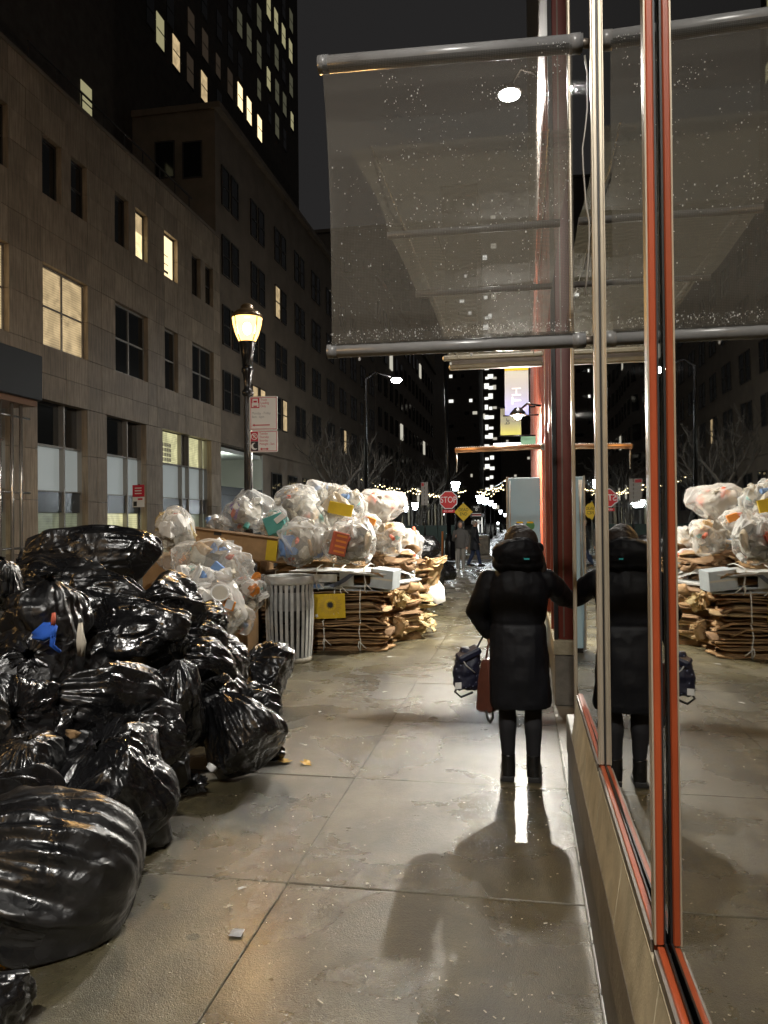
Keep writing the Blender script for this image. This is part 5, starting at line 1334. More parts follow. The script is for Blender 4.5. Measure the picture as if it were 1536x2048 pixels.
wb_ = box_thing('white_carton', 'pale blue white carton at the corner of the upper bale', 'carton', Vector((-1.72, 9.62, .90)), (.30, .30, .24), (2, 6, -10), 'cardb', True)
def crushed_box(label, c, size, rot, m, seed):
    rs = np.random.RandomState(seed); t = thing('crushed_box', label, 'box', c, 0, 'loose crushed boxes by the bales'); t.rotation_euler = [R(a) for a in rot]
    sx, sy, sz = [k/2 for k in size]
    def wall(P, nm):
        P = [Vector(p) for p in P]; V = []; F = []; n = 4
        for j in range(n+1):
            for i in range(n+1):
                u, v = i/n, j/n; p = (P[0]*(1-u) + P[1]*u)*(1-v) + (P[3]*(1-u) + P[2]*u)*v
                V.append(p + Vector(rs.uniform(-1, 1, 3)) * .018)
        for j in range(n):
            for i in range(n): a = j*(n+1)+i; F.append((a, a+1, a+n+2, a+n+1))
        o = obj(nm, mesh(nm, V, F, M[m]), t); md = o.modifiers.new('thickness', 'SOLIDIFY'); md.thickness = .006
    wall([(-sx,-sy,0),(sx,-sy,0),(sx,-sy*1.1,2*sz),(-sx,-sy*1.1,2*sz)], 'side_panel')
    wall([(sx,-sy,0),(sx,sy,0),(sx*1.1,sy,2*sz),(sx*1.1,-sy,2*sz)], 'side_panel')
    wall([(-sx,sy,0),(sx,sy,0),(sx,sy,1.7*sz),(-sx,sy,1.8*sz)], 'side_panel')
    wall([(-sx,-sy,0),(-sx,sy,0),(-sx,sy,1.7*sz),(-sx,-sy,2*sz)], 'side_panel')
    wall([(-sx,-sy*1.1,2*sz),(sx,-sy*1.1,2*sz),(sx*.9,-sy*1.9,2.3*sz),(-sx*.9,-sy*1.8,2.2*sz)], 'flap')
    wall([(sx*1.1,-sy,2*sz),(sx*1.1,sy,2*sz),(sx*1.9,sy,1.7*sz),(sx*1.8,-sy,1.6*sz)], 'flap')
    wall([(-sx,-sy,.01),(sx,-sy,.01),(sx,sy,.01),(-sx,sy,.01)], 'base_panel')
    return t
crushed_box('crushed straw coloured box on the pavement at the end of the bales', Vector((-1.56, 10.75, .10)), (.30, .26, .24), (25, 30, 20), 'cardy', 1)
crushed_box('torn tan box slumped against the straw coloured one', Vector((-1.64, 11.05, .02)), (.36, .22, .22), (-30, 10, -20), 'card2', 2)
crushed_box('yellowed box flap standing in the ragged bales', Vector((-1.73, 10.10, .52)), (.22, .1, .16), (10, -10, -40), 'card2', 3)
crushed_box('flattened straw box resting on the foot of the crushed bale', Vector((-1.66, 10.05, .14)), (.18, .06, .20), (-8, 14, -38), 'card2', 5)
crushed_box('curved tan sheet of board behind the ragged bales', Vector((-1.48, 12.1, .6)), (.10, .4, .5), (10, 24, -20), 'card2', 6)
crushed_box('white crumpled carton wedged in the ragged bales', Vector((-1.78, 10.25, .78)), (.2, .12, .16), (20, -14, -40), 'cardw', 7)
crushed_box('small olive box pressed between the upper and crushed bales', Vector((-1.70, 10.3, .50)), (.22, .14, .2), (-10, 24, -50), 'cardy', 8)
ribbon('white_sheet', 'white plastic sheet sliding off the end of the cardboard', 'sheet', [Vector((-1.87, 13.2, .78)), Vector((-1.63, 13.1, .62)), Vector((-1.45, 13.05, .40)), Vector((-1.37, 13.0, .22))], [.12, .16, .15, .08], M['paper'], 9)
gbx = box_thing('grey_board', 'dark grey rigid panel standing behind the last bales', 'panel', Vector((-2.35, 17.2, .42)), (.44, .06, .84), (0, 0, 0), 'ink', False)
for k in range(2):
    MB().box(-.2, .2, -.036, -.031, -.38 + k*.36, -.05 + k*.36).build('inset', mat('grey_board_face', (.06, .065, .07), .5) if k == 0 else bpy.data.materials['grey_board_face'], gbx)
# long flattened carton across the heap
lc = thing('long_carton', 'long brown carton lying across the heap behind the lamp post', 'carton', at(470, 1090, 9.25)); lc.rotation_euler = (R(4), R(7.5), R(6))
MB().box(-.56, .52, -.06, .06, -.14, .14).build('body', M['card'], lc, bevel=.006)
MB().box(-.565, .525, -.10, .10, .142, .152).build('dark_edge', M['card3'], lc)
MB().box(.40, .53, -.075, -.062, -.12, .12).build('yellow_end', M['cardyel'], lc)
MB().box(-.18, .0, -.064, -.0615, -.01, .06).build('label', M['paper'], lc)
MB().box(-.50, -.42, -.064, -.0615, -.02, .04).build('label', M['card2'], lc)
MB().box(-.25, -.16, -.07, -.0645, .10, .141).build('tape', M['ink'], lc)
for k in range(3): MB().box(-.17 + k*.055, -.14 + k*.055, -.0665, -.0645, .005, .045).build('print', M['greyink'], lc)
lc2 = thing('tan_carton', 'light tan carton with an orange patch at the left of the heap', 'carton', at(292, 1098, 8.9)); lc2.rotation_euler = (0, R(-8), R(-8))
MB().box(-.16, .16, -.1, .1, -.14, .14).build('body', M['card2'], lc2, bevel=.006)
MB().prism([(-.04, -.13), (.15, -.13), (.15, .09)], -.106, -.1015, 'y').build('orange_patch', M['orange'], lc2)
MB().box(-.165, .165, -.13, .09, .142, .148).build('flap', M['card2'], lc2)
# under-layer of cartons carrying the clear bags left of the lamp post
for k, (lab, c, s_, rz) in enumerate([('brown carton under the sloping clear bag', (-3.5, 8.15, .25), (.8, .6, .5), 8), ('brown carton carrying the cardboard filled bag', (-3.75, 8.85, .42), (.95, .7, .84), -5), ('brown carton at the back under the long box', (-4.2, 9.9, .6), (1.6, .7, 1.2), 4)]):
    box_thing('brown_carton', lab, 'carton', Vector(c), s_, (0, 0, rz), 'card', True)
# curled loose strips in the ragged bales
rs_ = random.Random(77)
for k in range(14):
    c = Vector((rs_.uniform(-2.0, -1.5), rs_.uniform(10.0, 11.9), rs_.uniform(.15, 1.25)))
    a = rs_.uniform(0, 6); mk = rs_.choice(('card', 'card2', 'cardy', 'card3', 'cardw')); lbl = {'card': 'brown', 'card2': 'light tan', 'cardy': 'straw yellow', 'card3': 'dark brown', 'cardw': 'white'}[mk]; L_ = rs_.uniform(.08, .2); R_ = rs_.uniform(.05, .12)
    pts = [c + Vector((R_*math.cos(a + t*.5), R_*.4*t - .1, R_*math.sin(a + t*.5))) for t in range(6)]
    o = ribbon('curled_board', '%s curled strip of board in the loose cardboard pile' % lbl, 'cardboard', pts, L_*.4, M[mk], k)
    o['group'] = lbl + ' curled strips of board in the loose pile'

# ================================================================== FAR SIGNS AND POLES
def octagon(r_): return [(r_*math.cos(R(22.5 + 45*k)), r_*math.sin(R(22.5 + 45*k))) for k in range(8)]
spx = ony(897, 1000, 32)
tp = thing('signal_pole', 'tall black pole with a heavy base at the street corner', 'pole', (spx.x, 32.12, -.1))
MB().lathe([(.34, 0), (.34, .12), (.27, .2), (.24, .75), (.17, .9), (.12, 1.0), (.10, 1.1)], 14).build('base', M['iron'], tp, True)
MB().tube([(0, 0, 1.05), (-.03, 0, 4.5), (-.10, 0, 8.5)], [.095, .085, .07], 10).build('shaft', M['iron'], tp, True)
MB().tube([(-.10, 0, 8.4), (.6, 0, 8.75), (1.6, 0, 8.8)], .05, 8).build('arm', M['iron'], tp, True)
st = thing('stop_sign', 'red octagonal STOP sign on the corner pole', 'sign', (spx.x, 32.0, spx.z))
MB().prism(octagon(.40), -.01, .005, 'y').build('white_border', M['signwhite'], st)
MB().prism(octagon(.365), -.014, -.0105, 'y').build('red_face', M['stopred'], st)
text('lettering', 'STOP', .36, M['signwhite'], st, Matrix.Translation((0, -.016, 0)) @ FR, 'CENTER', .78)
MB().box(-.26, .26, -.012, .004, -.53, -.405).build('lower_plate', M['stopred'], st)
text('lettering', 'ALL WAY', .10, M['signwhite'], st, Matrix.Translation((0, -.0135, -.467)) @ FR, 'CENTER', .9)
MB().box(-.06, .06, .006, .03, -.3, .3).build('clamp', M['steel'], st)
dp = ony(927, 1024, 35)
dz_ = thing('dead_end_sign', 'yellow diamond DEAD END sign on a thin post', 'sign', (dp.x, 35, 0))
MB().prism([(.42*math.cos(R(90*k)), dp.z + .42*math.sin(R(90*k))) for k in range(4)], -.01, .005, 'y').build('face', M['yellow'], dz_)
text('lettering', 'DEAD\nEND', .2, M['ink'], dz_, Matrix.Translation((0, -.013, dp.z + .0)) @ FR, 'CENTER', .85)
MB().tube([(-.0, .02, -.1), (0, .02, dp.z + .45)], .03, 8).build('post', M['steel'], dz_, True)
nb = ony(953, 1024, 37)
ns = thing('number_sign', 'black board with a white figure 8 beside the yellow diamond', 'sign', (nb.x, 37, 0))
MB().box(-.24, .24, -.02, .01, nb.z - .38, nb.z + .32).build('board', M['ink'], ns)
text('lettering', '"8"', .30, M['signwhite'], ns, Matrix.Translation((0, -.024, nb.z + .14)) @ FR, 'CENTER', .8)
for zz, m in ((-.06, 'signwhite'), (-.13, 'stopred'), (-.17, 'signwhite')): MB().box(-.22, .22, -.026, -.0215, nb.z + zz - .03, nb.z + zz).build('band', M[m], ns)
MB().box(-.24, .24, -.022, .01, nb.z - .58, nb.z - .42).build('lower_board', M['signwhite'], ns)
MB().tube([(0, .03, -.1), (0, .03, nb.z + .3)], .04, 8).build('post', M['iron'], ns, True)
pk = ony(849, 988, 27)
pn = thing('parking_notice', 'faded narrow parking notice seen edge on near the trees', 'sign', (pk.x, 27, 0))
MB().box(-.12, .12, -.008, .004, pk.z - .40, pk.z + .42).build('plate', mat('faded_sign', (.35, .34, .33), .5), pn)
for k in range(5): MB().box(-.08, .09, -.012, -.0085, pk.z - .3 + k*.14, pk.z - .26 + k*.14).build('print', M['greyink'], pn)
MB().box(-.1, -.02, -.013, -.0085, pk.z + .28, pk.z + .39).build('print', M['signred'], pn)
MB().tube([(0, .02, -.1), (0, .02, pk.z + .45)], .03, 8).build('post', M['iron'], pn, True)
fk = onx(277, 992, -11.2)
fs_ = thing('red_parking_sign', 'red and white no parking sign on the far pavement', 'sign', (-11.2, fk.y, 0), R(-20))
MB().box(-.24, .24, -.01, .005, fk.z - .02, fk.z + .33).build('upper_plate', M['signred'], fs_)
MB().box(-.24, .24, -.01, .005, fk.z - .33, fk.z - .03).build('lower_plate', M['white'], fs_)
for k in range(3): MB().box(-.14, .14, -.014, -.0105, fk.z + .06 + k*.08, fk.z + .09 + k*.08).build('print', M['white'], fs_)
MB().box(-.2, -.06, -.014, -.0105, fk.z - .30, fk.z - .16).build('print', M['ink'], fs_)
MB().box(-.02, .18, -.014, -.0105, fk.z - .12, fk.z - .07).build('print', M['signred'], fs_)
MB().tube([(0, .02, 0), (0, .02, fk.z + .35)], .03, 8).build('post', M['iron'], fs_, True)
od = ony(884, 1080, 30)
ob = thing('marker_post', 'thin orange marker post left of the pole base', 'post', (od.x, 30, -.01))
MB().tube([(0, 0, .0), (.02, 0, 1.15)], .035, 8).build('shaft', mat('orange_post', (.65, .22, .05), .5), ob, True); MB().lathe([(.11, 0), (.09, .05), (.04, .07)], 12).build('foot', M['ink'], ob, True)
pl_ = ony(966, 1082, 40)
pt = thing('concrete_planter', 'grey concrete block planter beyond the pedestrians', 'planter', (pl_.x, 36, -.01))
MB().box(-.5, .5, -.4, .4, 0, .85).build('block', M['plinth'], pt, bevel=.03); MB().box(-.42, .42, -.32, .32, .851, .87).build('soil', M['joint'], pt)
kz = thing('lit_kiosk', 'small bright white lit panel behind the two pedestrians', 'kiosk', ony(957, 1064, 60)); kz.location.z = 0
MB().box(-.6, .6, -.1, .1, 0, .5).build('base', M['iron'], kz); MB().box(-.3, .3, -.105, .1, .505, 1.7).build('panel', M['litwhite'], kz); MB().box(-.6, .6, -.1, .1, 1.705, 2.0).build('top', M['iron'], kz)

# ================================================================== SMALL LITTER ON THE PAVEMENT
rl = random.Random(9)
def leaf(label, px, py, s_):
    c = gnd(px, py); pts = []
    for k in range(14): a = 2*PI*k/14; rr = s_*(1 if k % 2 else .62)*rl.uniform(.8, 1.2); pts.append((rr*math.cos(a)*1.3, rr*math.sin(a)))
    V = [(x, y, .004 + rl.uniform(0, .012)) for x, y in pts] + [(0, 0, .007)]
    F = [(k, (k+1) % 14, 14) for k in range(14)]
    o = obj('fallen_leaf', mesh('fallen_leaf', V, F, M['leaf']), None, (c.x, c.y, .003), (0, 0, rl.uniform(0, 6))); tag(o, label, 'leaf', 'yellow leaves on the wet pavement')
leaf('yellow leaf beside the torn black flap', 568, 1525, .055); leaf('yellow leaf a little further from the black bags', 612, 1528, .05)
leaf('yellow leaf flattened near the huge nearest bag', 205, 1830, .045); leaf('yellow leaf half under the huge nearest bag', 150, 1862, .05); leaf('larger brown yellow leaf by the bottom left bag', 25, 1930, .04)
def scrap(label, px, py, sx, sy, m='paper'):
    c = gnd(px, py); r_ = rl
    V = [(-sx, -sy, .003), (sx, -sy*.7, .006), (sx*.8, sy, .004), (-sx*.9, sy*.8, .009), (0, 0, .012)]
    o = obj('paper_scrap', mesh('paper_scrap', V, [(0,1,4),(1,2,4),(2,3,4),(3,0,4)], M[m]), None, (c.x, c.y, .002), (0, 0, r_.uniform(0, 6))); tag(o, label, 'scrap')
scrap('pale square scrap stuck to the pavement near the cross joint', 473, 1869, .03, .03, 'greyink')
scrap('white speck on the joint in front of the shadow', 656, 1764, .010, .006, 'white'); scrap('white scrap beside the boots', 1085, 1580, .02, .008, 'white')
scrap('thin white sliver on the slab left of the joint', 485, 1779, .02, .005, 'white'); scrap('small pale sliver on the brown slab', 460, 1815, .014, .004, 'cream_p')
scrap('small white scrap in front of the bales', 780, 1315, .04, .02, 'paper'); scrap('tiny scrap below the bales', 640, 1425, .016, .008, 'paper')
scrap('torn white scrap further along the pavement', 770, 1385, .03, .01, 'paper'); scrap('cream scrap near the bottom of the picture', 735, 1770, .008, .004, 'cream_p')
scrap('crumpled clear wrapper beyond the last bale', 915, 1178, .10, .07, 'white')
lit_ = MB()
for k in range(260):
    px, py = rl.uniform(330, 1130), 1280 + 760*rl.random()**.8; c = gnd(px, py); s_ = rl.uniform(.0015, .0045); a = rl.uniform(0, 6)
    if c.x > .2 or c.x < -1.9 + .02*c.y: continue
    lit_.obox((c.x, c.y, .004), (s_*rl.uniform(1, 4), s_, .002), (0, 0, a))
tag(lit_.build('grit', M['cream_p']), 'pale specks of grit scattered over the wet pavement', kind='stuff')
# broken filler strip along the shopfront joint
fm = MB(); yq = 1.0
while yq < 6.8:
    L_ = rl.uniform(.05, .3); fm.box(.249, .249 + rl.uniform(.008, .03), yq, yq + L_, -.03, rl.uniform(-.006, .006)); yq += L_ + rl.uniform(.01, .08)
tag(fm.build('joint_filler', M['paper'], sf, loc=(-.44, -2, 0)), kind='stuff')

# ================================================================== PEOPLE
def fuse(name, mb, voxel, m, parent=None, smooth=3, disp=None):
    me = mesh(name, mb.v, mb.f, m); bm = bmesh.new(); bm.from_mesh(me); bmesh.ops.recalc_face_normals(bm, faces=bm.faces); bm.to_mesh(me); bm.free()
    o = bpy.data.objects.new('tmp', me); COL.objects.link(o)
    a = o.modifiers.new('r', 'REMESH'); a.mode = 'VOXEL'; a.voxel_size = voxel
    b = o.modifiers.new('s', 'SMOOTH'); b.factor = .5; b.iterations = smooth
    dg = bpy.context.evaluated_depsgraph_get(); dg.update()
    out = bpy.data.meshes.new_from_object(o.evaluated_get(dg)); bpy.data.objects.remove(o)
    out.name = name
    if disp:
        n = len(out.vertices); P = np.empty(n*3); N = np.empty(n*3)
        out.vertices.foreach_get('co', P); out.vertices.foreach_get('normal', N); P = P.reshape(-1, 3); N = N.reshape(-1, 3)
        P = P + N * disp(P)[:, None]; out.vertices.foreach_set('co', P.ravel()); out.update()
    out.polygons.foreach_set('use_smooth', [True]*len(out.polygons))
    if not out.materials: out.materials.append(m)
    return obj(name, out, parent)
def torso(mb, rings, seg=28):
    """rings: (x, y, z, rx, ry)"""
    v = []; f = []; n = len(rings)
    for x, y, z, rx, ry in rings:
        for j in range(seg):
            a = 2*PI*j/seg; v.append((x + rx*math.copysign(abs(math.cos(a))**.85, math.cos(a)), y + ry*math.copysign(abs(math.sin(a))**.85, math.sin(a)), z))
    for k in range(n-1):
        for j in range(seg): a, b = k*seg+j, k*seg+(j+1) % seg; f.append((a, b, b+seg, a+seg))
    f.append(tuple(range(seg))[::-1]); f.append(tuple((n-1)*seg+j for j in range(seg)))
    mb.add(v, f)
def limb(mb, pts, rs, seg=14):
    P = [Vector(p) for p in pts]; Q = []; Rr = []
    for k in range(len(P)-1):
        for t in (0, .25, .5, .75): Q.append(P[k].lerp(P[k+1], t)); Rr.append(rs[k]*(1-t) + rs[k+1]*t)
    Q.append(P[-1]); Rr.append(rs[-1])
    mb.tube(Q, Rr, seg); mb.sphere(P[0], rs[0]*.98, 12, 8); mb.sphere(P[-1], rs[-1]*.98, 12, 8)
    for p, r_ in zip(P[1:-1], rs[1:-1]): mb.sphere(p, r_*.99, 12, 8)
def hand(mb, wrist, d, up, s=1.0, curl=.5):
    """palm with four fingers of different lengths and a thumb off its side"""
    d = Vector(d).normalized(); up = Vector(up).normalized(); sd = d.cross(up).normalized(); w = Vector(wrist)
    for t in (-.5, 0, .5): mb.tube([w + sd*t*.045*s, w + d*.045*s + sd*t*.06*s, w + d*.085*s + sd*t*.062*s], [.020*s, .018*s, .014*s], 8)
    for k, (L_, o_) in enumerate(((.060, -.030), (.072, -.010), (.068, .010), (.054, .029))):
        b = w + d*.083*s + sd*o_*s; p1 = b + (d*math.cos(curl) + up*math.sin(curl))*L_*.45*s; p2 = p1 + (d*math.cos(curl*2.4) + up*math.sin(curl*2.4))*L_*.32*s; p3 = p2 + (d*math.cos(curl*3.6) + up*math.sin(curl*3.6))*L_*.25*s
        mb.tube([b, p1, p2, p3], [.0095*s, .009*s, .008*s, .006*s], 7)
    b = w + d*.025*s - sd*.030*s; p1 = b + (d*.6 - sd*.7 + up*.3).normalized()*.034*s; p2 = p1 + (d*.8 - sd*.1 + up*.6).normalized()*.028*s
    mb.tube([b, p1, p2], [.013*s, .011*s, .008*s], 7)

# ---- woman in the long black coat, seen from behind
wr = Vector((-.03, 4.93, .003))
body = MB()
for sx, fxx in ((-.078, -.075), (.082, .08)):
    limb(body, [(sx*.95, 0, .80), (sx, .01, .43), (fxx, -.005, .08)], [.075, .047, .033])
    body.tube([(fxx, -.03, .045), (fxx*1.05, .06, .035), (fxx*1.15, .15, .025)], [.035, .035, .02], 10)
torso(body, [(0, 0, .74, .13, .10), (0, 0, .85, .15, .11), (0, 0, 1.0, .125, .09), (0, 0, 1.15, .15, .10), (0, 0, 1.25, .155, .09), (0, 0, 1.30, .08, .06)])
limb(body, [(0, .0, 1.27), (0, .012, 1.40)], [.055, .05])
body.sphere((.0, .025, 1.49), (.075, .095, .112), 20, 14)
body.sphere((0, .115, 1.475), (.013, .020, .022), 8, 6)
for s_ in (-1, 1): body.sphere((s_*.076, .02, 1.48), (.012, .022, .03), 8, 6); body.sphere((s_*.03, .105, 1.50), (.013, .01, .009), 8, 6)
body.sphere((0, .108, 1.435), (.025, .012, .009), 8, 6)
limb(body, [(-.165, 0, 1.24), (-.265, -.02, 1.04), (-.195, .05, .915)], [.045, .036, .026])
limb(body, [(.165, 0, 1.24), (.285, .17, 1.13), (.39, .41, 1.055)], [.045, .036, .026])
hand(body, (-.19, .055, .905), (.12, .1, -1), (.9, .2, .1), .95, .75)
hand(body, (.395, .425, 1.05), (.25, 1, -.05), (.5, -.1, -.6), .95, .55)
person = fuse('person', body, .0065, M['skin'], None, 2); person.location = wr
tag(person, 'person in a long black hooded coat seen from behind, holding two bags', 'person')
c = MB()
torso(c, [(.005, 0, .462, .188, .148), (.005, 0, .50, .196, .155), (.0, 0, .62, .194, .155), (0, 0, .78, .186, .15), (0, -.005, .93, .172, .137), (0, 0, .99, .168, .132), (0, 0, 1.08, .182, .14), (0, 0, 1.18, .196, .138), (0, -.005, 1.26, .190, .118), (0, -.01, 1.315, .135, .09), (0, 0, 1.35, .09, .075)])
limb(c, [(-.178, -.005, 1.245), (-.272, -.025, 1.05), (-.20, .045, .925)], [.073, .062, .047])
limb(c, [(.172, 0, 1.25), (.285, .165, 1.135), (.385, .395, 1.06)], [.074, .064, .048])
def quilt(P):
    z = P[:, 2]; q = np.abs(np.sin((z - .46) * PI / .135)) ** .7 * .0022 - .001
    q = q + .011*fbm(P*(6, 6, 4), 3, 3) + .004*(1 - np.abs(noise(P*(16, 16, 7), 9)))**3
    q = q - .007*np.exp(-((z - .985)/.012)**2) * (np.abs(P[:, 0]) < .19)
    return q
fuse('coat', c, .0085, M['coat'], person, 3, quilt)
h_ = MB()
h_.sphere((.0, -.075, 1.43), (.155, .11, .095), 24, 16)
h_.sphere((.0, -.03, 1.36), (.158, .12, .06), 24, 12)
h_.sphere((.01, -.10, 1.46), (.125, .075, .062), 20, 12)
h_.sphere((.10, -.04, 1.46), (.06, .06, .035), 16, 10)
fuse('hood', h_, .0085, M['coat'], person, 4, lambda P: .012*fbm(P*(9, 9, 9), 5, 3) + .006*(1 - np.abs(noise(P*(14, 14, 30), 4)))**3)
MB().box(.035, .068, -.2085, -.2065, 1.392, 1.402).build('hood_logo', mat('teal_tab', (.02, .30, .30), .5, emit=(.02, .4, .4), es=.05), person)
hr = MB(); hr.sphere((.012, .005, 1.50), (.100, .108, .108), 24, 16); hr.sphere((.025, -.03, 1.49), (.104, .088, .10), 20, 14)
hr.tube([(.10, .0, 1.47), (.135, -.02, 1.40), (.155, -.03, 1.33), (.15, -.03, 1.26)], [.03, .028, .022, .010], 8)
fuse('hair', hr, .008, M['hair'], person, 4, lambda P: .003*noise(P*(40, 40, 5), 8))
for sx, fxx in ((-.078, -.075), (.082, .08)):
    l_ = MB(); limb(l_, [(sx*.93, 0, .66), (sx, .012, .43), (sx, -.012, .33), (fxx, -.008, .13)], [.078, .056, .056, .040])
    fuse('trouser_leg', l_, .008, M['leggings'], person, 3, lambda P: .0025*noise(P*(12, 12, 26), 2))
    b_ = MB(); b_.tube([(fxx, -.012, .02), (fxx, -.012, .07), (fxx, -.012, .165)], [.043, .044, .045], 16)
    b_.tube([(fxx, -.045, .045), (fxx*1.06, .03, .048), (fxx*1.16, .10, .042), (fxx*1.22, .165, .034), (fxx*1.24, .195, .030)], [.036, .042, .044, .038, .018], 14)
    bt = fuse('boot', b_, .006, M['boot'], person, 3)
    sl_ = MB(); sl_.prism([(fxx*1.12 + x, y) for x, y in ((-.04, -.055), (.036, -.055), (.043, .06), (.045, .13), (.028, .20), (-.005, .21), (-.04, .14), (-.042, .05))], .0, .018, 'z').build('sole', M['ink'], bt)
    MB().box(fxx - .036, fxx + .036, -.058, -.0, .0, .032).build('heel', M['ink'], bt, bevel=.004)
# the two bags in her left hand
tote = thing('leather_tote', 'brown leather tote bag hanging from the left hand with a dangling strap', 'handbag', wr + Vector((-.155, .09, .42)), R(62))
t_ = MB(); v = []; f = []
for z, hx, hy in ((0, .15, .05), (.02, .155, .058), (.2, .145, .05), (.33, .13, .03)):
    v += [(-hx, -hy, z), (hx, -hy, z), (hx, hy, z), (-hx, hy, z)]
for k in range(3):
    for j in range(4): a, b = 4*k+j, 4*k+(j+1) % 4; f.append((a, b, b+4, a+4))
f += [(3, 2, 1, 0), (12, 13, 14, 15)]
t_.add(v, f).build('body', M['tote'], tote, bevel=.012)
for s_ in (-1, 1): MB().tube([(-.07, s_*.028, .30), (-.055, s_*.02, .40), (-.01, s_*.012, .475), (.03, s_*.012, .475), (.06, s_*.02, .40), (.07, s_*.028, .30)], .0075, 8).build('handle', M['tote'], tote, True)
MB().tube([(-.15, -.02, .02), (-.16, -.035, -.03), (-.12, -.03, -.06), (-.07, -.02, -.045), (-.06, -.01, .01)], .008, 6).build('strap_loop', M['ink'], tote, True)
MB().tube([(-.02, -.06, .02), (-.025, -.10, -.05), (-.02, -.12, -.13), (-.015, -.125, -.17)], .007, 6).build('strap', M['ink'], tote, True)
for k in range(6): MB().box(-.030 + k*.001, -.012 + k*.001, -.118 - k*.002, -.10 - k*.003, -.065 - k*.018, -.058 - k*.018).build('strap_stud', M['beige'], tote)
MB().prism([(-.012, .30), (.012, .30), (.010, .41), (-.010, .41)], -.06, -.057, 'y').build('luggage_tag', mat('pale_pink_leather', (.45, .22, .17), .5), tote)
m, nt, b = nodes_of('navy_flower_print'); vo = nt.nodes.new('ShaderNodeTexVoronoi'); vo.inputs['Scale'].default_value = 42
rp = nt.nodes.new('ShaderNodeValToRGB'); rp.color_ramp.elements[0].position = .16; rp.color_ramp.elements[0].color = (.16, .18, .26, 1); rp.color_ramp.elements[1].position = .24; rp.color_ramp.elements[1].color = (.004, .006, .022, 1)
tcx = nt.nodes.new('ShaderNodeTexCoord'); nt.links.new(tcx.outputs['Object'], vo.inputs['Vector']); nt.links.new(vo.outputs['Distance'], rp.inputs[0]); nt.links.new(rp.outputs[0], b.inputs['Base Color']); b.inputs['Roughness'].default_value = .6
M['print'] = m
nv_ = thing('navy_bag', 'navy blue patterned fabric bag hanging behind the leather tote', 'bag', wr + Vector((-.335, .10, .535)), R(20))
nb_ = MB(); torso(nb_, [(.0, 0, 0, .06, .05), (-.01, 0, .03, .085, .065), (-.01, 0, .12, .088, .07), (.005, 0, .2, .075, .06), (.02, 0, .265, .055, .045)], 18)
fuse('body', nb_, .008, M['print'], nv_, 2, lambda P: .012*fbm(P*(14, 14, 14), 12, 3))
fl2 = MB(); fl2.obox((.0, -.03, .235), (.16, .09, .05), (R(12), R(-24), 0)); fl2.build('flap', M['navy'], nv_, bevel=.012)
MB().tube([(.04, -.05, .255), (.10, -.05, .36), (.13, -.03, .385)], .006, 6).build('strap', M['navy'], nv_, True)
MB().tube([(-.06, -.06, .23), (-.03, -.075, .17), (.03, -.075, .12)], .004, 6).build('zip', M['steel'], nv_, True)
MB().tube([(-.07, -.05, .05), (-.10, -.06, .0), (-.06, -.06, -.035), (.02, -.05, -.01)], .008, 6).build('lower_strap', M['ink'], nv_, True)
MB().box(-.10, -.06, -.072, -.066, .02, .06).build('pale_lining', M['paper'], nv_)

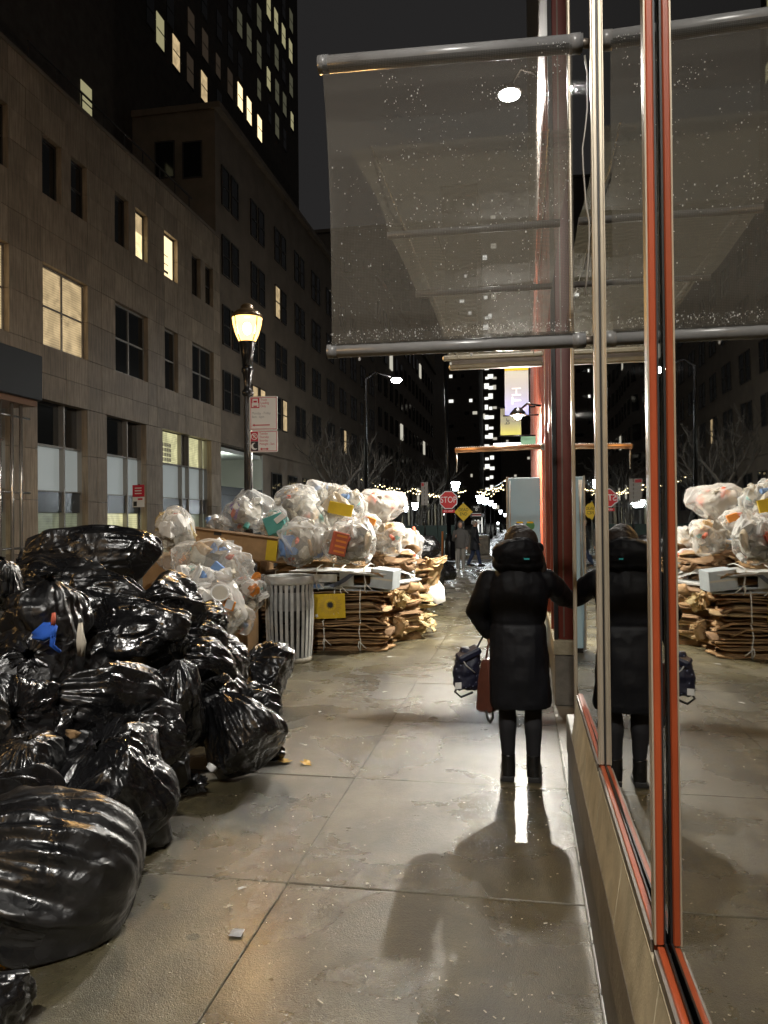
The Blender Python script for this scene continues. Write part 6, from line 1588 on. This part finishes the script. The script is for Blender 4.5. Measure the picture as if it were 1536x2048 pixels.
# ---- two pedestrians at the corner
def ped(label, px, py, h, face, hoodie):
    q = gnd(px, py); s_ = h / 1.7; mb = MB()
    stride = 0 if hoodie else .16
    for s2 in (-1, 1):
        yy2 = s2*stride
        limb(mb, [(s2*.085*s_, 0, .86*s_), (s2*.09*s_, yy2*.5 + .02, .46*s_), (s2*.09*s_, yy2 - (.05 if stride and s2 < 0 else 0), .06*s_ + (.03 if stride and s2 < 0 else 0))], [.085*s_, .06*s_, .045*s_])
        mb.tube([(s2*.09*s_, yy2 - .04, .04*s_), (s2*.09*s_, yy2 + .14*s_, .03*s_)], [.045*s_, .03*s_], 8)
    torso(mb, [(0, 0, .82*s_, .15*s_, .11*s_), (0, 0, 1.0*s_, .15*s_, .11*s_), (0, 0, 1.25*s_, .19*s_, .12*s_), (0, 0, 1.40*s_, .17*s_, .10*s_), (0, 0, 1.46*s_, .07*s_, .06*s_)], 16)
    limb(mb, [(0, 0, 1.42*s_), (0, .01, 1.54*s_)], [.06*s_, .055*s_]); mb.sphere((0, .02, 1.60*s_), (.078*s_, .095*s_, .11*s_), 14, 10)
    mb.sphere((0, .12*s_, 1.585*s_), (.015*s_, .02*s_, .02*s_), 6, 5)
    for s2 in (-1, 1): mb.sphere((s2*.08*s_, .015, 1.59*s_), (.012*s_, .02*s_, .028*s_), 6, 5)
    arms = [[(-.19, 0, 1.36), (-.25, -.03, 1.08), (-.23, .08, .86)], [(.19, 0, 1.36), (.25, .02, 1.10), (.14, .20, 1.20)]] if hoodie else [[(-.19, 0, 1.36), (-.24, -.04, 1.1), (-.17, .2, 1.05)], [(.19, 0, 1.36), (.25, -.06, 1.1), (.22, .10, .88)]]
    arms = [[tuple(k*s_ for k in p) for p in a] for a in arms]
    for a in arms:
        limb(mb, a, [.055*s_, .045*s_, .032*s_]); dd = Vector(a[2]) - Vector(a[1]); hand(mb, a[2], dd, Vector((.3, .8, .3)), .95*s_, .5)
    o = fuse('person', mb, .011, M['skin'], None, 2); o.location = (q.x, q.y, .002); o.rotation_euler = (0, 0, R(face)); tag(o, label, 'person')
    top = MB()
    if hoodie:
        torso(top, [(0, 0, .80*s_, .19*s_, .145*s_), (0, 0, .98*s_, .195*s_, .15*s_), (0, 0, 1.25*s_, .215*s_, .15*s_), (0, 0, 1.41*s_, .185*s_, .12*s_), (0, 0, 1.48*s_, .09*s_, .085*s_)], 18)
        top.sphere((0, -.02*s_, 1.60*s_), (.125*s_, .105*s_, .155*s_), 16, 12)
        mm = mat('grey_hoodie', (.08, .079, .078), .8)
    else:
        torso(top, [(0, 0, .62*s_, .205*s_, .17*s_), (0, 0, .9*s_, .20*s_, .16*s_), (0, 0, 1.25*s_, .215*s_, .15*s_), (0, 0, 1.41*s_, .185*s_, .12*s_), (0, 0, 1.49*s_, .09*s_, .08*s_)], 18)
        mm = mat('dark_overcoat', (.010, .012, .018), .7)
    for a in arms: limb(top, [a[0], a[1], tuple(Vector(a[1]).lerp(Vector(a[2]), .92))], [.082*s_, .068*s_, .05*s_])
    fuse('jacket', top, .012, mm, o, 2, lambda P: .008*fbm(P*8, 3, 2))
    tm_ = mat('grey_joggers', (.20, .195, .18), .8) if hoodie else mat('blue_jeans', (.02, .035, .085), .8)
    for s2 in (-1, 1):
        yy2 = s2*stride; lg = MB(); limb(lg, [(s2*.085*s_, 0, .86*s_), (s2*.09*s_, yy2*.5 + .02, .46*s_), (s2*.09*s_, yy2 - (.05 if stride and s2 < 0 else 0), .11*s_)], [.10*s_, .074*s_, .056*s_])
        fuse('trouser_leg', lg, .012, tm_, o, 2)
        sh_ = MB(); lift = .03 if stride and s2 < 0 else 0
        sh_.tube([(s2*.09*s_, yy2 - .07 - lift, .05*s_ + lift), (s2*.09*s_, yy2 + .05, .05*s_), (s2*.10*s_, yy2 + .19*s_, .035*s_)], [.052*s_, .052*s_, .034*s_], 10)
        fuse('shoe', sh_, .011, M['white'] if hoodie else M['ink'], o, 2)
    if hoodie:
        MB().box(.155*s_, .168*s_, .0, .05, .15*s_, .7*s_).build('side_stripe', M['white'], o)
    else:
        hh = MB(); hh.sphere((0, -.005, 1.635*s_), (.088*s_, .10*s_, .095*s_), 14, 10); fuse('hair', hh, .012, mat('grey_hair', (.28, .25, .22), .6), o, 2)
    return o
ped('person in a grey hooded top and pale joggers standing at the corner', 922, 1143, 1.52, 175, True)
ped('person in a dark overcoat and blue jeans striding towards the shops', 950, 1133, 1.54, -72, False)
